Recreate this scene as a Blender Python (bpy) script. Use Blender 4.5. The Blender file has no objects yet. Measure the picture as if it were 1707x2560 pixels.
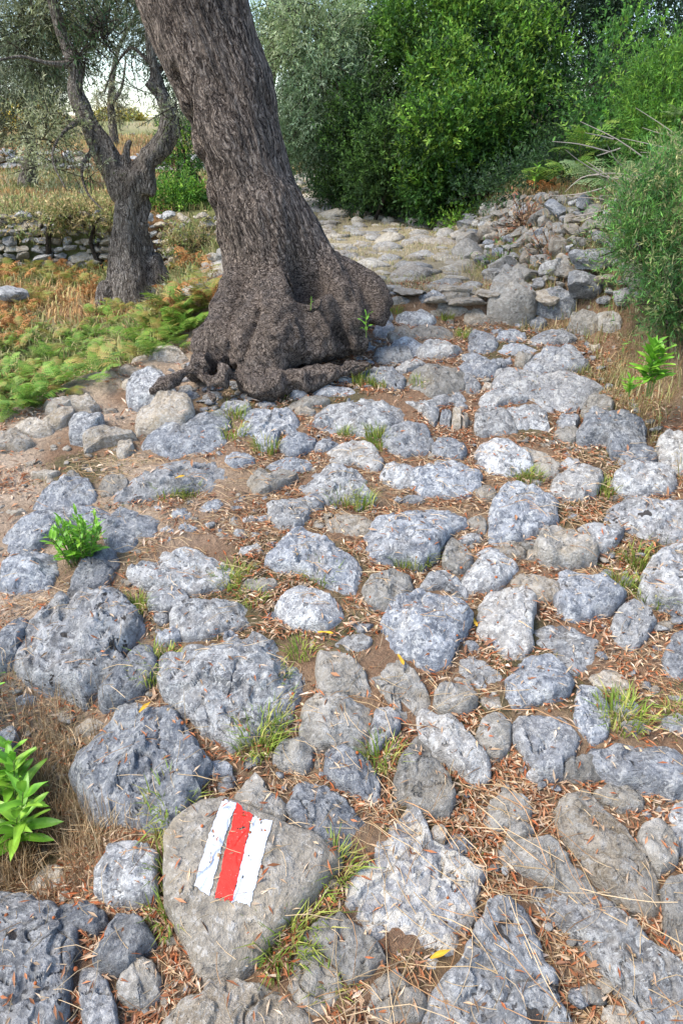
import bpy, math, random
import numpy as np
from mathutils import Vector, Matrix

# ------------------------------------------------------------------ camera, sky, sun, exposure
scene = bpy.context.scene
COL = scene.collection
PITCH = 27.0
FPX = 1280 / math.tan(math.radians(35))
cam_data = bpy.data.cameras.new('camera')
cam = bpy.data.objects.new('camera', cam_data)
COL.objects.link(cam)
cam.location = (0, 0, 0)
cam.rotation_euler = (math.radians(90 - PITCH), 0, 0)
cam_data.sensor_fit = 'VERTICAL'
cam_data.angle_y = math.radians(70)
cam_data.clip_start = 0.05
cam_data.clip_end = 2000
scene.camera = cam

SUN_EL, SUN_AZ = 54.0, -112.0           # azimuth clockwise from +Y (view direction)
world = bpy.data.worlds.new('World')
scene.world = world
world.use_nodes = True
wn = world.node_tree.nodes
wl = world.node_tree.links
wn.clear()
wo = wn.new('ShaderNodeOutputWorld')
bg = wn.new('ShaderNodeBackground')
sky = wn.new('ShaderNodeTexSky')
sky.sky_type = 'NISHITA'
sky.sun_disc = False
sky.sun_elevation = math.radians(SUN_EL)
sky.sun_rotation = math.radians(SUN_AZ)
sky.air_density = 1.0
sky.dust_density = 1.0
sky.ozone_density = 1.0
bg.inputs['Strength'].default_value = 0.15
wl.new(sky.outputs[0], bg.inputs['Color'])
wl.new(bg.outputs[0], wo.inputs['Surface'])
sd = bpy.data.lights.new('sun', 'SUN')
sd.energy = 2.3
sd.angle = math.radians(30)
sd.color = (1.0, 0.91, 0.78)
sun = bpy.data.objects.new('sun', sd)
COL.objects.link(sun)
_el, _az = math.radians(SUN_EL), math.radians(SUN_AZ)
_sdir = Vector((math.sin(_az) * math.cos(_el), math.cos(_az) * math.cos(_el), math.sin(_el)))
sun.rotation_euler = _sdir.to_track_quat('Z', 'Y').to_euler()
vs = scene.view_settings
vs.view_transform = 'Standard'
vs.look = 'None'
vs.exposure = 1.38
vs.gamma = 1.0
vs.use_curve_mapping = False

rng = np.random.default_rng(11)
random.seed(5)

# ------------------------------------------------------------------ numpy noise
def _hash(i, j, k, seed):
    n = (i * 374761393 + j * 668265263 + k * 2147483647 + seed * 974634777) & 0xffffffff
    n = ((n ^ (n >> 13)) * 1274126177) & 0xffffffff
    n = n ^ (n >> 16)
    return (n & 0xffff) / 32767.5 - 1.0

def vnoise(p, seed=0):
    p = np.asarray(p, float)
    i = np.floor(p).astype(np.int64)
    f = p - i
    f = f * f * (3 - 2 * f)
    x, y, z = i[..., 0], i[..., 1], i[..., 2]
    fx, fy, fz = f[..., 0], f[..., 1], f[..., 2]
    r = 0
    for a in (0, 1):
        for b in (0, 1):
            for c in (0, 1):
                w = (fx if a else 1 - fx) * (fy if b else 1 - fy) * (fz if c else 1 - fz)
                r = r + w * _hash(x + a, y + b, z + c, seed)
    return r

def n2(x, y, fr, seed=0):
    x, y = np.broadcast_arrays(np.asarray(x, float), np.asarray(y, float))
    return vnoise(np.stack([x * fr, y * fr, np.zeros_like(x) + seed * 7.31], -1), seed)

def fbm2(x, y, fr, seed=0, octv=3):
    r = 0
    for o in range(octv):
        r = r + n2(x, y, fr * 2.07 ** o, seed + o) * 0.5 ** o
    return r

def sstep(a, b, x):
    t = np.clip((x - a) / (b - a), 0, 1)
    return t * t * (3 - 2 * t)

# ------------------------------------------------------------------ rays and terrain
_cp, _sp = math.cos(math.radians(PITCH)), math.sin(math.radians(PITCH))
def ray(px, py):
    u = (px - 853.5) / FPX
    v = (1280 - py) / FPX
    return np.array([u, _cp + v * _sp, -_sp + v * _cp])

D = 1707 / 1568.0            # overview coordinates -> photo pixels
def at_dist(dx, dy, Y):      # overview pixel, distance
    r = ray(dx * D, dy * D)
    return r * (Y / r[1])

def prof(y):
    y = np.asarray(y, float)
    a = -1.6 + 0.2 * y
    b = -0.72 + 0.026 * (y - 3.9)
    return np.where(y < 3.75, a, b * sstep(3.75, 3.87, y) + (-0.85) * (1 - sstep(3.75, 3.87, y)))

def _edge(pts):
    out = []
    for dx, dy in pts:
        r = ray(dx * D, dy * D)
        ys = np.linspace(.3, 30, 6000)
        z = r[2] / r[1] * ys
        k = np.argmax(z < prof(ys))
        out.append((ys[k], r[0] / r[1] * ys[k]))
    out.sort()
    return np.array(out)

XR = _edge([(2100, 2400), (1900, 1800), (1720, 1350), (1568, 1150), (1490, 1000), (1390, 900), (1340, 800), (1240, 700),
            (1120, 620), (1060, 560), (1000, 505), (880, 480), (780, 460)])
XL = _edge([(-300, 2400), (-350, 1800), (-250, 1300), (0, 985), (250, 860), (430, 805), (470, 700), (510, 600), (600, 520), (670, 460)])

BY = [0, 1, 1.6, 2.4, 3.4, 4.2, 5, 7, 10, 14]
BH = [.1, .12, .22, .5, .68, .5, .38, .38, .5, .9]
LY = [0, 1, 2.5, 4, 8.35, 8.5, 13.8, 14.0, 19.0, 19.2, 26, 40, 70, 400]
LH = [-2.0, -1.8, -1.55, -1.35, -1.25, -.72, -.5, -.15, .08, .28, .66, -1.0, -4, -6]

def terr(x, y, fine=False):
    x = np.asarray(x, float)
    y = np.asarray(y, float)
    p = prof(y)
    xr = np.interp(y, XR[:, 0], XR[:, 1])
    xl = np.interp(y, XL[:, 0], XL[:, 1])
    s = x - xr
    bank = np.interp(y, BY, BH)
    z = p + bank * sstep(0, .62, s) + np.clip(s - .6, 0, 14) * .04
    s2 = xl - x
    wl_ = sstep(0, 1.0, s2)
    z = z * (1 - wl_) + np.interp(y, LY, LH) * wl_
    z = np.where((y > 30) & (x > -3), np.maximum(z, z), z)
    # hollow under the boulders at bottom left
    c = HOLLOW
    z = z - .26 * np.exp(-(((x - c[0]) / .22) ** 2 + ((y - c[1]) / .26) ** 2))
    z = z + .035 * n2(x, y, .9, 3) * sstep(2.5, 6, y)
    if fine:
        z = z + .016 * n2(x, y, 5, 4) + .008 * n2(x, y, 17, 5) + .003 * n2(x, y, 60, 6)
    return z

_r = ray(40 * D, 1790 * D)
_t = 1.35 / -_r[2]
HOLLOW = (_r[0] * _t, _r[1] * _t)

YS = np.concatenate([np.arange(.35, 6, .006), np.arange(6, 60, .05)])
def P(px, py, t=0.0):        # photo pixel -> point on terrain raised by t
    r = ray(px, py)
    xs = r[0] / r[1] * YS
    zs = r[2] / r[1] * YS
    hit = zs < terr(xs, YS) + t
    k = int(np.argmax(hit))
    if not hit[k]:
        k = len(YS) - 1
    return np.array([xs[k], YS[k], zs[k]])
def PD(dx, dy, t=0.0):
    return P(dx * D, dy * D, t)

# ------------------------------------------------------------------ object helpers
def tag(o, label=None, cat=None, group=None, kind=None):
    if label: o['label'] = label
    if cat: o['category'] = cat
    if group: o['group'] = group
    if kind: o['kind'] = kind
    return o

def empty(name, loc, **kw):
    o = bpy.data.objects.new(name, None)
    o.empty_display_size = .1
    COL.objects.link(o)
    o.location = loc
    return tag(o, **kw)

def link(name, me, mat=None, parent=None, loc=None):
    o = bpy.data.objects.new(name, me)
    COL.objects.link(o)
    if mat and not me.materials: me.materials.append(mat)
    if parent: o.parent = parent
    if loc is not None: o.location = loc
    return o

def mesh(name, v, f, smooth=True, col=None):
    """v (n,3); f (m,3) or (m,4) index array; col per-vertex colour"""
    me = bpy.data.meshes.new(name)
    v = np.asarray(v, np.float32)
    f = np.asarray(f, np.int32)
    n, m, k = len(v), len(f), f.shape[1]
    me.vertices.add(n)
    me.vertices.foreach_set('co', v.ravel())
    me.loops.add(m * k)
    me.loops.foreach_set('vertex_index', f.ravel())
    me.polygons.add(m)
    me.polygons.foreach_set('loop_start', np.arange(0, m * k, k, dtype=np.int32))
    me.polygons.foreach_set('loop_total', np.full(m, k, np.int32))
    me.polygons.foreach_set('use_smooth', np.full(m, smooth, bool))
    if col is not None:
        a = me.color_attributes.new('col', 'FLOAT_COLOR', 'POINT')
        c = np.ones((n, 4), np.float32)
        c[:, :3] = col
        a.data.foreach_set('color', c.ravel())
    me.update(calc_edges=True)
    return me

def grid_faces(a, b, wrap=False):
    """rows a, columns b"""
    i = np.arange(a - 1)[:, None]
    j = np.arange(b if wrap else b - 1)[None, :]
    j2 = (j + 1) % b
    return np.stack([i * b + j, i * b + j2, (i + 1) * b + j2, (i + 1) * b + j], -1).reshape(-1, 4)

# ------------------------------------------------------------------ materials
def newmat(name):
    m = bpy.data.materials.new(name)
    m.use_nodes = True
    nt = m.node_tree
    b = nt.nodes['Principled BSDF']
    b.inputs['Roughness'].default_value = .9
    b.inputs['Specular IOR Level'].default_value = .25
    return m, nt, b

class N:
    def __init__(s, nt): s.nt = nt
    def new(s, t, **kw):
        n = s.nt.nodes.new(t)
        for k, v in kw.items(): setattr(n, k, v)
        return n
    def put(s, sock, v):
        if hasattr(v, 'links'): s.nt.links.new(v, sock)
        elif isinstance(v, (tuple, list)): sock.default_value = tuple(v) + ((1,) if len(v) == 3 and len(sock.default_value) == 4 else ())
        else: sock.default_value = v
    def noise(s, vec, scale, detail=3, rough=.6, dist=0.0):
        n = s.new('ShaderNodeTexNoise')
        s.put(n.inputs['Vector'], vec)
        n.inputs['Scale'].default_value = scale
        n.inputs['Detail'].default_value = detail
        n.inputs['Roughness'].default_value = rough
        n.inputs['Distortion'].default_value = dist
        return n.outputs['Fac']
    def voro(s, vec, scale, feat='F1', out='Distance'):
        n = s.new('ShaderNodeTexVoronoi', feature=feat)
        s.put(n.inputs['Vector'], vec)
        n.inputs['Scale'].default_value = scale
        return n.outputs[out]
    def ramp(s, x, a, b, lo=0.0, hi=1.0):
        n = s.new('ShaderNodeMapRange')
        n.interpolation_type = 'SMOOTHSTEP'
        s.put(n.inputs['Value'], x)
        n.inputs['From Min'].default_value = a
        n.inputs['From Max'].default_value = b
        n.inputs['To Min'].default_value = lo
        n.inputs['To Max'].default_value = hi
        return n.outputs[0]
    def mix(s, f, a, b, blend='MIX'):
        n = s.new('ShaderNodeMix', data_type='RGBA', blend_type=blend)
        s.put(n.inputs[0], f)
        s.put(n.inputs[6], a)
        s.put(n.inputs[7], b)
        return n.outputs[2]
    def math(s, op, a, b=0.0):
        n = s.new('ShaderNodeMath', operation=op)
        s.put(n.inputs[0], a)
        s.put(n.inputs[1], b)
        return n.outputs[0]
    def bump(s, h, strength, dist):
        n = s.new('ShaderNodeBump')
        n.inputs['Strength'].default_value = strength
        n.inputs['Distance'].default_value = dist
        s.put(n.inputs['Height'], h)
        return n.outputs[0]
    def coords(s, rand=True):
        tc = s.new('ShaderNodeNewGeometry').outputs['Position']
        if not rand: return tc
        oi = s.new('ShaderNodeObjectInfo')
        va = s.new('ShaderNodeVectorMath', operation='ADD')
        mu = s.math('MULTIPLY', oi.outputs['Random'], 40.0)
        s.put(va.inputs[0], tc)
        s.nt.links.new(mu, va.inputs[1])
        return va.outputs[0], oi.outputs['Random']

def stone_mat(name, dark, mid, light, white=.35, tan=.2, pits=.5, fleck=False, scale=1.0):
    m, nt, b = newmat(name)
    n = N(nt)
    v, rnd = n.coords()
    big = n.noise(v, 5.5 * scale, 4, .6)
    med = n.noise(v, 24 * scale, 6, .72, .5)
    fin = n.noise(v, 90 * scale, 5, .75, .4)
    c = n.mix(n.ramp(med, .38, .62), dark, light)
    c = n.mix(n.ramp(big, .35, .65, 0, .6), c, mid)
    st = n.noise(v, 9 * scale, 4, .65, .4)
    c = n.mix(n.math('MULTIPLY', n.ramp(st, .5, .68), tan), c, (.38, .31, .215))
    li = n.noise(v, 42 * scale, 5, .78, .9)
    c = n.mix(n.math('MULTIPLY', n.ramp(li, .52, .58), white), c, (.66, .67, .66))
    li2 = n.noise(v, 11 * scale, 6, .7, .8)
    c = n.mix(n.math('MULTIPLY', n.ramp(li2, .57, .61), white * .8), c, (.58, .6, .6))
    c = n.mix(n.ramp(fin, .54, .64, 0, .55), c, n.mix(.5, c, (.75, .75, .74)))
    c = n.mix(n.ramp(fin, .46, .34, 0, .75), c, n.mix(.7, c, (.04, .045, .055)))
    if fleck:
        vc = n.voro(v, 60, out='Color')
        sep = n.new('ShaderNodeSeparateColor')
        n.put(sep.inputs[0], vc)
        c = n.mix(n.ramp(sep.outputs[0], .55, .6, 0, .7), c, (.64, .6, .52))
        c = n.mix(n.ramp(sep.outputs[1], .78, .82, 0, .5), c, (.2, .2, .22))
    pt = n.noise(v, 19 * scale, 3, .6, .3)
    pm = n.ramp(pt, .68 - .055 * (pits > .9), .71 - .055 * (pits > .9))
    p2 = n.ramp(n.noise(v, 75 * scale, 3, .6), .645, .69)
    c = n.mix(n.math('MULTIPLY', pm, pits), c, (.03, .028, .03))
    c = n.mix(n.math('MULTIPLY', p2, pits * .9), c, (.06, .06, .065))
    r2 = n.math('FRACT', n.math('MULTIPLY', rnd, 7.3))
    c = n.mix(n.math('MULTIPLY', n.math('POWER', r2, 2.5), .32), c, (.38, .335, .27))
    hs = n.new('ShaderNodeHueSaturation')
    n.put(hs.inputs['Value'], n.ramp(rnd, 0, 1, .74, 1.1))
    n.put(hs.inputs['Color'], c)
    n.put(b.inputs['Base Color'], hs.outputs[0])
    h = n.math('ADD', n.math('MULTIPLY', med, 1.0), n.math('MULTIPLY', fin, .5))
    h = n.math('SUBTRACT', h, n.math('MULTIPLY', pm, .4))
    h = n.math('SUBTRACT', h, n.math('MULTIPLY', p2, .25))
    n.put(b.inputs['Normal'], n.bump(h, 1.0, .022))
    return m

SM = {
    'b': stone_mat('blue grey limestone', (.12, .134, .16), (.24, .262, .298), (.39, .412, .446), .6, .2),
    'd': stone_mat('dark slaty limestone', (.10, .112, .13), (.19, .205, .23), (.3, .315, .335), .35, .16),
    'w': stone_mat('pale lichened limestone', (.17, .175, .185), (.32, .325, .335), (.5, .505, .505), .9, .2, .7),
    'g': stone_mat('smooth grey brown stone', (.18, .17, .15), (.28, .265, .235), (.35, .335, .305), .18, .5, .3, scale=.75),
    't': stone_mat('tan weathered stone', (.25, .21, .16), (.39, .335, .26), (.5, .45, .375), .3, .6, .35),
    'y': stone_mat('sunlit cream slab', (.33, .285, .215), (.5, .44, .34), (.62, .57, .47), .3, .5, .25),  # cream tone carries the yellowish sunlight of the far path
    'm': stone_mat('warm smooth stone', (.17, .15, .12), (.235, .21, .172), (.29, .265, .225), .08, .4, .3, scale=.6),
    'c': stone_mat('conglomerate stone', (.19, .2, .22), (.35, .35, .35), (.52, .51, .49), .6, .3, .5, fleck=True),
    'k': stone_mat('black spotted stone', (.12, .125, .135), (.27, .285, .3), (.39, .4, .42), .5, .2, 1.0, scale=.8),
}

def leaf_mat(name, transl=.35, rough=.55, spec=.3):
    m, nt, b = newmat(name)
    n = N(nt)
    at = n.new('ShaderNodeAttribute', attribute_name='col')
    oi = n.new('ShaderNodeObjectInfo')
    hs = n.new('ShaderNodeHueSaturation')
    n.put(hs.inputs['Color'], at.outputs['Color'])
    n.put(hs.inputs['Value'], n.ramp(oi.outputs['Random'], 0, 1, .85, 1.15))
    n.put(b.inputs['Base Color'], hs.outputs[0])
    b.inputs['Roughness'].default_value = rough
    b.inputs['Specular IOR Level'].default_value = spec
    tr = n.new('ShaderNodeBsdfTranslucent')
    n.put(tr.inputs['Color'], hs.outputs[0])
    mx = n.new('ShaderNodeMixShader')
    mx.inputs[0].default_value = transl
    nt.links.new(b.outputs[0], mx.inputs[1])
    nt.links.new(tr.outputs[0], mx.inputs[2])
    nt.links.new(mx.outputs[0], nt.nodes['Material Output'].inputs['Surface'])
    return m
LEAF = leaf_mat('leaf')
DRY = leaf_mat('dry leaf', .15, .8, .15)
GLOSSY = leaf_mat('glossy leaf', .3, .42, .45)

def bark_mat(name, dark, mid, light, axis=(0, 0, 1), fr=26.0, foot=-.62):
    m, nt, b = newmat(name)
    n = N(nt)
    tc = n.new('ShaderNodeNewGeometry').outputs['Position']
    q = Vector(axis).normalized().rotation_difference(Vector((0, 0, 1))).to_euler()
    mp = n.new('ShaderNodeMapping')
    mp.inputs['Rotation'].default_value = q
    n.put(mp.inputs['Vector'], tc)
    wob = n.new('ShaderNodeTexNoise')
    n.put(wob.inputs['Vector'], mp.outputs[0]); wob.inputs['Scale'].default_value = 7; wob.inputs['Detail'].default_value = 4
    va = n.new('ShaderNodeVectorMath', operation='MULTIPLY_ADD')
    n.put(va.inputs[0], wob.outputs['Color']); va.inputs[1].default_value = (.09, .09, .09); n.put(va.inputs[2], mp.outputs[0])
    sx = n.new('ShaderNodeSeparateXYZ'); n.put(sx.inputs[0], tc)
    ft = n.ramp(sx.outputs[2], foot - .15, foot + .2, .75, 0)
    def stretched(zs):
        mp2 = n.new('ShaderNodeMapping')
        mp2.inputs['Scale'].default_value = (1, 1, zs)
        n.put(mp2.inputs['Vector'], va.outputs[0])
        mv = n.new('ShaderNodeMix', data_type='VECTOR')
        n.put(mv.inputs[0], ft); n.put(mv.inputs[4], mp2.outputs[0]); n.put(mv.inputs[5], va.outputs[0])
        return mv.outputs[1]
    va1 = n.noise(stretched(.13), fr * 1.7, 3, .6, .25)
    va2 = n.noise(stretched(.2), fr * 3.6, 4, .7, .4)
    c2 = n.noise(stretched(.3), fr * 9, 4, .75, .3)
    def crev(x, wd):
        return n.ramp(n.math('ABSOLUTE', n.math('SUBTRACT', x, .5)), 0.0, wd)
    ridge = n.math('ADD', n.math('MULTIPLY', crev(va1, .06), .42), n.math('MULTIPLY', crev(va2, .08), .38))
    ridge = n.math('ADD', ridge, n.math('MULTIPLY', c2, .5))
    big = n.noise(tc, 3.2, 4, .65)
    gl = n.noise(tc, 7, 5, .7)
    c = n.mix(n.ramp(ridge, .38, .78), dark, mid)
    c = n.mix(n.ramp(ridge, .78, 1.05), c, light)
    c = n.mix(n.ramp(big, .48, .66, 0, .45), c, n.mix(.6, c, dark))
    c = n.mix(n.ramp(gl, .54, .66, 0, .5), c, n.mix(.5, c, light))
    c = n.mix(n.math('MULTIPLY', ft, .45), c, n.mix(n.ramp(ridge, .4, .95), n.mix(.5, dark, mid), light))
    n.put(b.inputs['Base Color'], c)
    n.put(b.inputs['Normal'], n.bump(ridge, 1.0, .04))
    b.inputs['Roughness'].default_value = .95
    return m

# ------------------------------------------------------------------ ground
def ground():
    xs = np.unique(np.concatenate([np.arange(-2.0, 2.2, .022), np.arange(-7, -2, .12), np.arange(2.2, 6, .12), -np.geomspace(7, 900, 26), np.geomspace(6, 900, 26)]))
    ys = np.unique(np.concatenate([[-40, -8, -3, -1, 0], np.arange(.3, 5.0, .022), np.arange(5, 14, .09), np.geomspace(14, 1200, 60)]))
    X, Y = np.meshgrid(xs, ys)
    Z = terr(X, Y, True)
    near = n2(X, Y, 1.6, 21)
    # material zones as real surface colour
    litter = np.array([.27, .165, .10]); dirt = np.array([.56, .44, .33]); straw = np.array([.47, .4, .26]); moss = np.array([.09, .095, .04]); rust = np.array([.34, .2, .1])
    xl = np.interp(Y, XL[:, 0], XL[:, 1]); xr = np.interp(Y, XR[:, 0], XR[:, 1])
    side = sstep(-.15, .55, -(X + .62 - .12 * Y)) * sstep(1.2, 1.7, Y) * (1 - sstep(3.6, 4.2, Y))
    C = np.zeros(X.shape + (3,)) + litter
    k = sstep(-.2, .5, fbm2(X, Y, 6, 31))[..., None]
    C = C * (1 - .6 * k) + np.array([.36, .26, .165]) * .6 * k
    k = (sstep(.15, .6, fbm2(X, Y, 4, 33)) * .75)[..., None]
    C = C * (1 - k) + moss * k
    s = (side * sstep(-.6, .3, fbm2(X, Y, 3, 35) + .25))[..., None]
    C = C * (1 - s) + dirt * s
    hill = 0
    far = sstep(3.8, 4.6, Y)[..., None]
    C = C * (1 - far) + (straw * (.8 + .35 * sstep(-.5, .5, fbm2(X, Y, 5, 37)))[..., None]) * far
    lt = sstep(.1, .7, xl - X)[..., None]
    band = fbm2(X, Y * 1.6, .9, 39)[..., None]
    lc = np.where(band > .3, rust, np.where(band < -.15, np.array([.24, .26, .1]), np.array([.4, .34, .19])))
    C = C * (1 - lt) + lc * lt
    rt = sstep(.1, .5, X - xr)[..., None]
    C = C * (1 - rt) + np.where(near[..., None] > 0, np.array([.13, .085, .055]), np.array([.22, .18, .1])) * rt
    me = mesh('ground', np.stack([X, Y, Z], -1).reshape(-1, 3), grid_faces(len(ys), len(xs)), True, C.reshape(-1, 3))
    m, nt, b = newmat('soil and litter')
    n = N(nt)
    tc = n.coords(False)
    at = n.new('ShaderNodeAttribute', attribute_name='col')
    f1 = n.noise(tc, 60, 5, .7, .5)
    f2 = n.noise(tc, 190, 3, .7, .5)
    c = n.mix(n.ramp(f1, .35, .65), n.mix(.42, at.outputs['Color'], (.05, .035, .025)), at.outputs['Color'])
    c = n.mix(n.ramp(f2, .5, .75, 0, .6), c, n.mix(.5, at.outputs['Color'], (.55, .42, .28)))
    n.put(b.inputs['Base Color'], c)
    n.put(b.inputs['Normal'], n.bump(n.math('ADD', f1, n.math('MULTIPLY', f2, .5)), 1, .02))
    b.inputs['Roughness'].default_value = 1
    return tag(link('ground', me, m), kind='structure')
GROUND = ground()

# ------------------------------------------------------------------ stones traced on the path
ZX0, ZX1, ZY0, ZY1, ZR = -2.4, 2.4, .45, 5.2, .012
zgx = np.arange(ZX0, ZX1, ZR); zgy = np.arange(ZY0, ZY1, ZR)
ZGX, ZGY = np.meshgrid(zgx, zgy)
ZMAP = terr(ZGX, ZGY, True)
ZGROUND = ZMAP.copy()
ONST = np.zeros(ZMAP.shape, bool)
SEED = [100]

class Stone: pass

def make_stone(pix, H, name='paving_stone', kind='b', parent=None, tilt=None, rough=1.0, t0=0.015, grow=1.0):
    """pix: outline in photo pixels; H: height above the ground"""
    SEED[0] += 1
    sd_ = SEED[0]
    H = H * .54
    R_ = np.random.default_rng(sd_)
    pix = np.array(pix, float)
    top, bot = pix[:, 1].min(), pix[:, 1].max()
    W = []
    for px, py in pix:
        fr = (bot - py) / max(bot - top, 1)
        W.append(P(px, py, t0 + .62 * H * fr ** .7))
    W = np.array(W)[:, :2]
    c = np.array([(W[:, 0].min() + W[:, 0].max()) / 2, (W[:, 1].min() + W[:, 1].max()) / 2]) * .5 + W.mean(0) * .5
    # polar outline
    TN = 180
    th = np.arange(TN) / TN * 2 * np.pi
    rad = np.zeros(TN)
    Q = W - c
    for k in range(len(Q)):
        a, b = Q[k], Q[(k + 1) % len(Q)]
        e = b - a
        dx, dy = np.cos(th), np.sin(th)
        den = dx * e[1] - dy * e[0]
        den = np.where(abs(den) < 1e-9, 1e-9, den)
        tt = (a[0] * e[1] - a[1] * e[0]) / den
        uu = (a[0] * dy - a[1] * dx) / den
        ok = (uu >= -.001) & (uu <= 1.001) & (tt > 0)
        rad = np.where(ok, np.maximum(rad, tt), rad)
    rad = np.where(rad <= 0, rad.mean() * .6 + .01, rad)
    pass
    R = rad.mean()
    rad = rad * (1 + .05 * rough * vnoise(np.stack([np.cos(th) * 4, np.sin(th) * 4, np.zeros(TN) + sd_], -1), sd_)
                 + .035 * rough * vnoise(np.stack([np.cos(th) * 11, np.sin(th) * 11, np.zeros(TN) + sd_], -1), sd_)) * 1.16 * grow
    # terrain plane under the stone
    e = .05
    h0 = float(terr(c[0], c[1]))
    gx = float(terr(c[0] + e, c[1]) - terr(c[0] - e, c[1])) / (2 * e)
    gy = float(terr(c[0], c[1] + e) - terr(c[0], c[1] - e)) / (2 * e)
    gx, gy = np.clip(gx, -.5, .5), np.clip(gy, -.5, .5)
    tx, ty = (R_.normal(0, .07, 2) if tilt is None else tilt)
    planes = []
    for k in range(R_.integers(7, 12)):
        a = R_.uniform(0, 2 * np.pi)
        planes.append((math.cos(a), math.sin(a), R_.uniform(.2, .8), R_.uniform(.15, .7)))
    S = Stone()
    big = min(R / .12, 1.6)
    def polar(x, y):
        dx, dy = x - c[0], y - c[1]
        a = np.arctan2(dy, dx) % (2 * np.pi)
        ro = np.interp(a, np.append(th, 2 * np.pi), np.append(rad, rad[0]))
        return np.hypot(dx, dy) / ro
    def top_z(x, y, r):
        dx, dy = x - c[0], y - c[1]
        z = np.full_like(x, H)
        for cx_, cy_, a0, sl in planes:
            z = np.minimum(z, H - sl * np.maximum(0, (dx * cx_ + dy * cy_) / R - a0) * R * .55)
        z = z - (.3 * H + .003) * np.clip(r, 0, 1) ** 18
        n_ = .008 * big * rough * fbm2(x, y, 9, sd_, 2) + .0075 * rough * fbm2(x, y, 30, sd_ + 5, 3)
        stp = fbm2(x, y, 9, sd_ + 20, 3)
        n_ = n_ + .013 * big * rough * (sstep(.05, .11, stp) - .5) + .006 * rough * (sstep(-.3, -.24, stp) - .5)
        crack = np.abs(fbm2(x, y, 8, sd_ + 9, 3))
        n_ = n_ - .009 * rough * sstep(.05, 0.0, crack)
        pit = n2(x, y, 38, sd_ + 12)
        n_ = n_ - .008 * rough * sstep(.62, .8, pit)
        return h0 + (gx * .85 + tx) * dx + (gy * .8 + ty) * dy + z + n_
    px_size = R * 1100 / max(c[1], .6)
    na = int(np.clip(px_size * 1.1, 22, 150)); nr = int(np.clip(px_size * .34, 7, 44))
    A = np.arange(na) / na * 2 * np.pi
    ro = np.interp(A, np.append(th, 2 * np.pi), np.append(rad, rad[0]))
    rs = np.linspace(0, 1, nr + 1)[1:] ** .85
    X = c[0] + np.cos(A)[None] * ro[None] * rs[:, None]
    Y = c[1] + np.sin(A)[None] * ro[None] * rs[:, None]
    Z = top_z(X, Y, np.repeat(rs[:, None], na, 1))
    # sides
    low = terr(X[-1], Y[-1]) - .07
    rows = [(X[k], Y[k], Z[k]) for k in range(nr)]
    ns = max(3, min(8, nr // 3))
    for k in range(1, ns + 1):
        t = k / ns
        nn = vnoise(np.stack([np.cos(A) * 5, np.sin(A) * 5, np.full(na, t * 3.0 + sd_)], -1), sd_ + 3)
        bul = 1 + .03 * math.sin(math.pi * min(1, t * 1.3)) + .05 * nn * rough - .02 * t
        rows.append((c[0] + np.cos(A) * ro * bul, c[1] + np.sin(A) * ro * bul, Z[-1] * (1 - t) + low * t))
    V = np.array([np.stack(r_, -1) for r_ in rows])
    cz = float(top_z(np.array([c[0]]), np.array([c[1]]), np.array([0.]))[0])
    nrow = len(rows)
    V = np.concatenate([V.reshape(-1, 3), [[c[0], c[1], cz]]])
    f = grid_faces(nrow, na, True)
    ci = len(V) - 1
    j = np.arange(na)
    cap = np.stack([np.full(na, ci), (j + 1) % na, j, j], -1)
    # build: quads + triangle cap through separate arrays
    me = bpy.data.meshes.new(name)
    o3 = np.array([c[0], c[1], h0])
    Vl = (V - o3).astype(np.float32)
    me.vertices.add(len(Vl)); me.vertices.foreach_set('co', Vl.ravel())
    lv = np.concatenate([f[:, ::-1].ravel() if False else f.ravel(), cap[:, :3].ravel()]).astype(np.int32)
    nq, nt_ = len(f), na
    me.loops.add(len(lv)); me.loops.foreach_set('vertex_index', lv)
    me.polygons.add(nq + nt_)
    me.polygons.foreach_set('loop_start', np.concatenate([np.arange(nq) * 4, nq * 4 + np.arange(nt_) * 3]).astype(np.int32))
    me.polygons.foreach_set('loop_total', np.concatenate([np.full(nq, 4), np.full(nt_, 3)]).astype(np.int32))
    me.polygons.foreach_set('use_smooth', np.ones(nq + nt_, bool))
    me.update(calc_edges=True)
    me.flip_normals()
    me.set_sharp_from_angle(angle=math.radians(32))
    o = link(name, me, SM[kind], parent, o3)
    # height map
    m = rad.max() * 1.05
    i0, i1 = int((c[0] - m - ZX0) / ZR), int((c[0] + m - ZX0) / ZR) + 1
    j0, j1 = int((c[1] - m - ZY0) / ZR), int((c[1] + m - ZY0) / ZR) + 1
    i0, j0 = max(i0, 0), max(j0, 0)
    if i1 > i0 and j1 > j0 and i0 < len(zgx) and j0 < len(zgy):
        gx_, gy_ = ZGX[j0:j1, i0:i1], ZGY[j0:j1, i0:i1]
        rr = polar(gx_, gy_)
        zz = np.where(rr < 1.0, top_z(gx_, gy_, rr), -9)
        ZMAP[j0:j1, i0:i1] = np.maximum(ZMAP[j0:j1, i0:i1], zz)
        ONST[j0:j1, i0:i1] |= rr < 1.04
    S.o, S.c, S.R, S.top, S.polar, S.o3 = o, c, R, top_z, polar, o3
    return S

K = 854 / 1568.0
OFF = {'A': (0, 600), 'B': (853, 600), 'C': (0, 1150), 'D': (853, 1150), 'E': (0, 1720), 'F': (853, 1720)}
def cv(crop, pts):
    if crop == 'S': return [(x * D, y * D) for x, y in pts]
    ox, oy = OFF[crop]
    return [(ox + x * K, oy + y * K) for x, y in pts]

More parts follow.
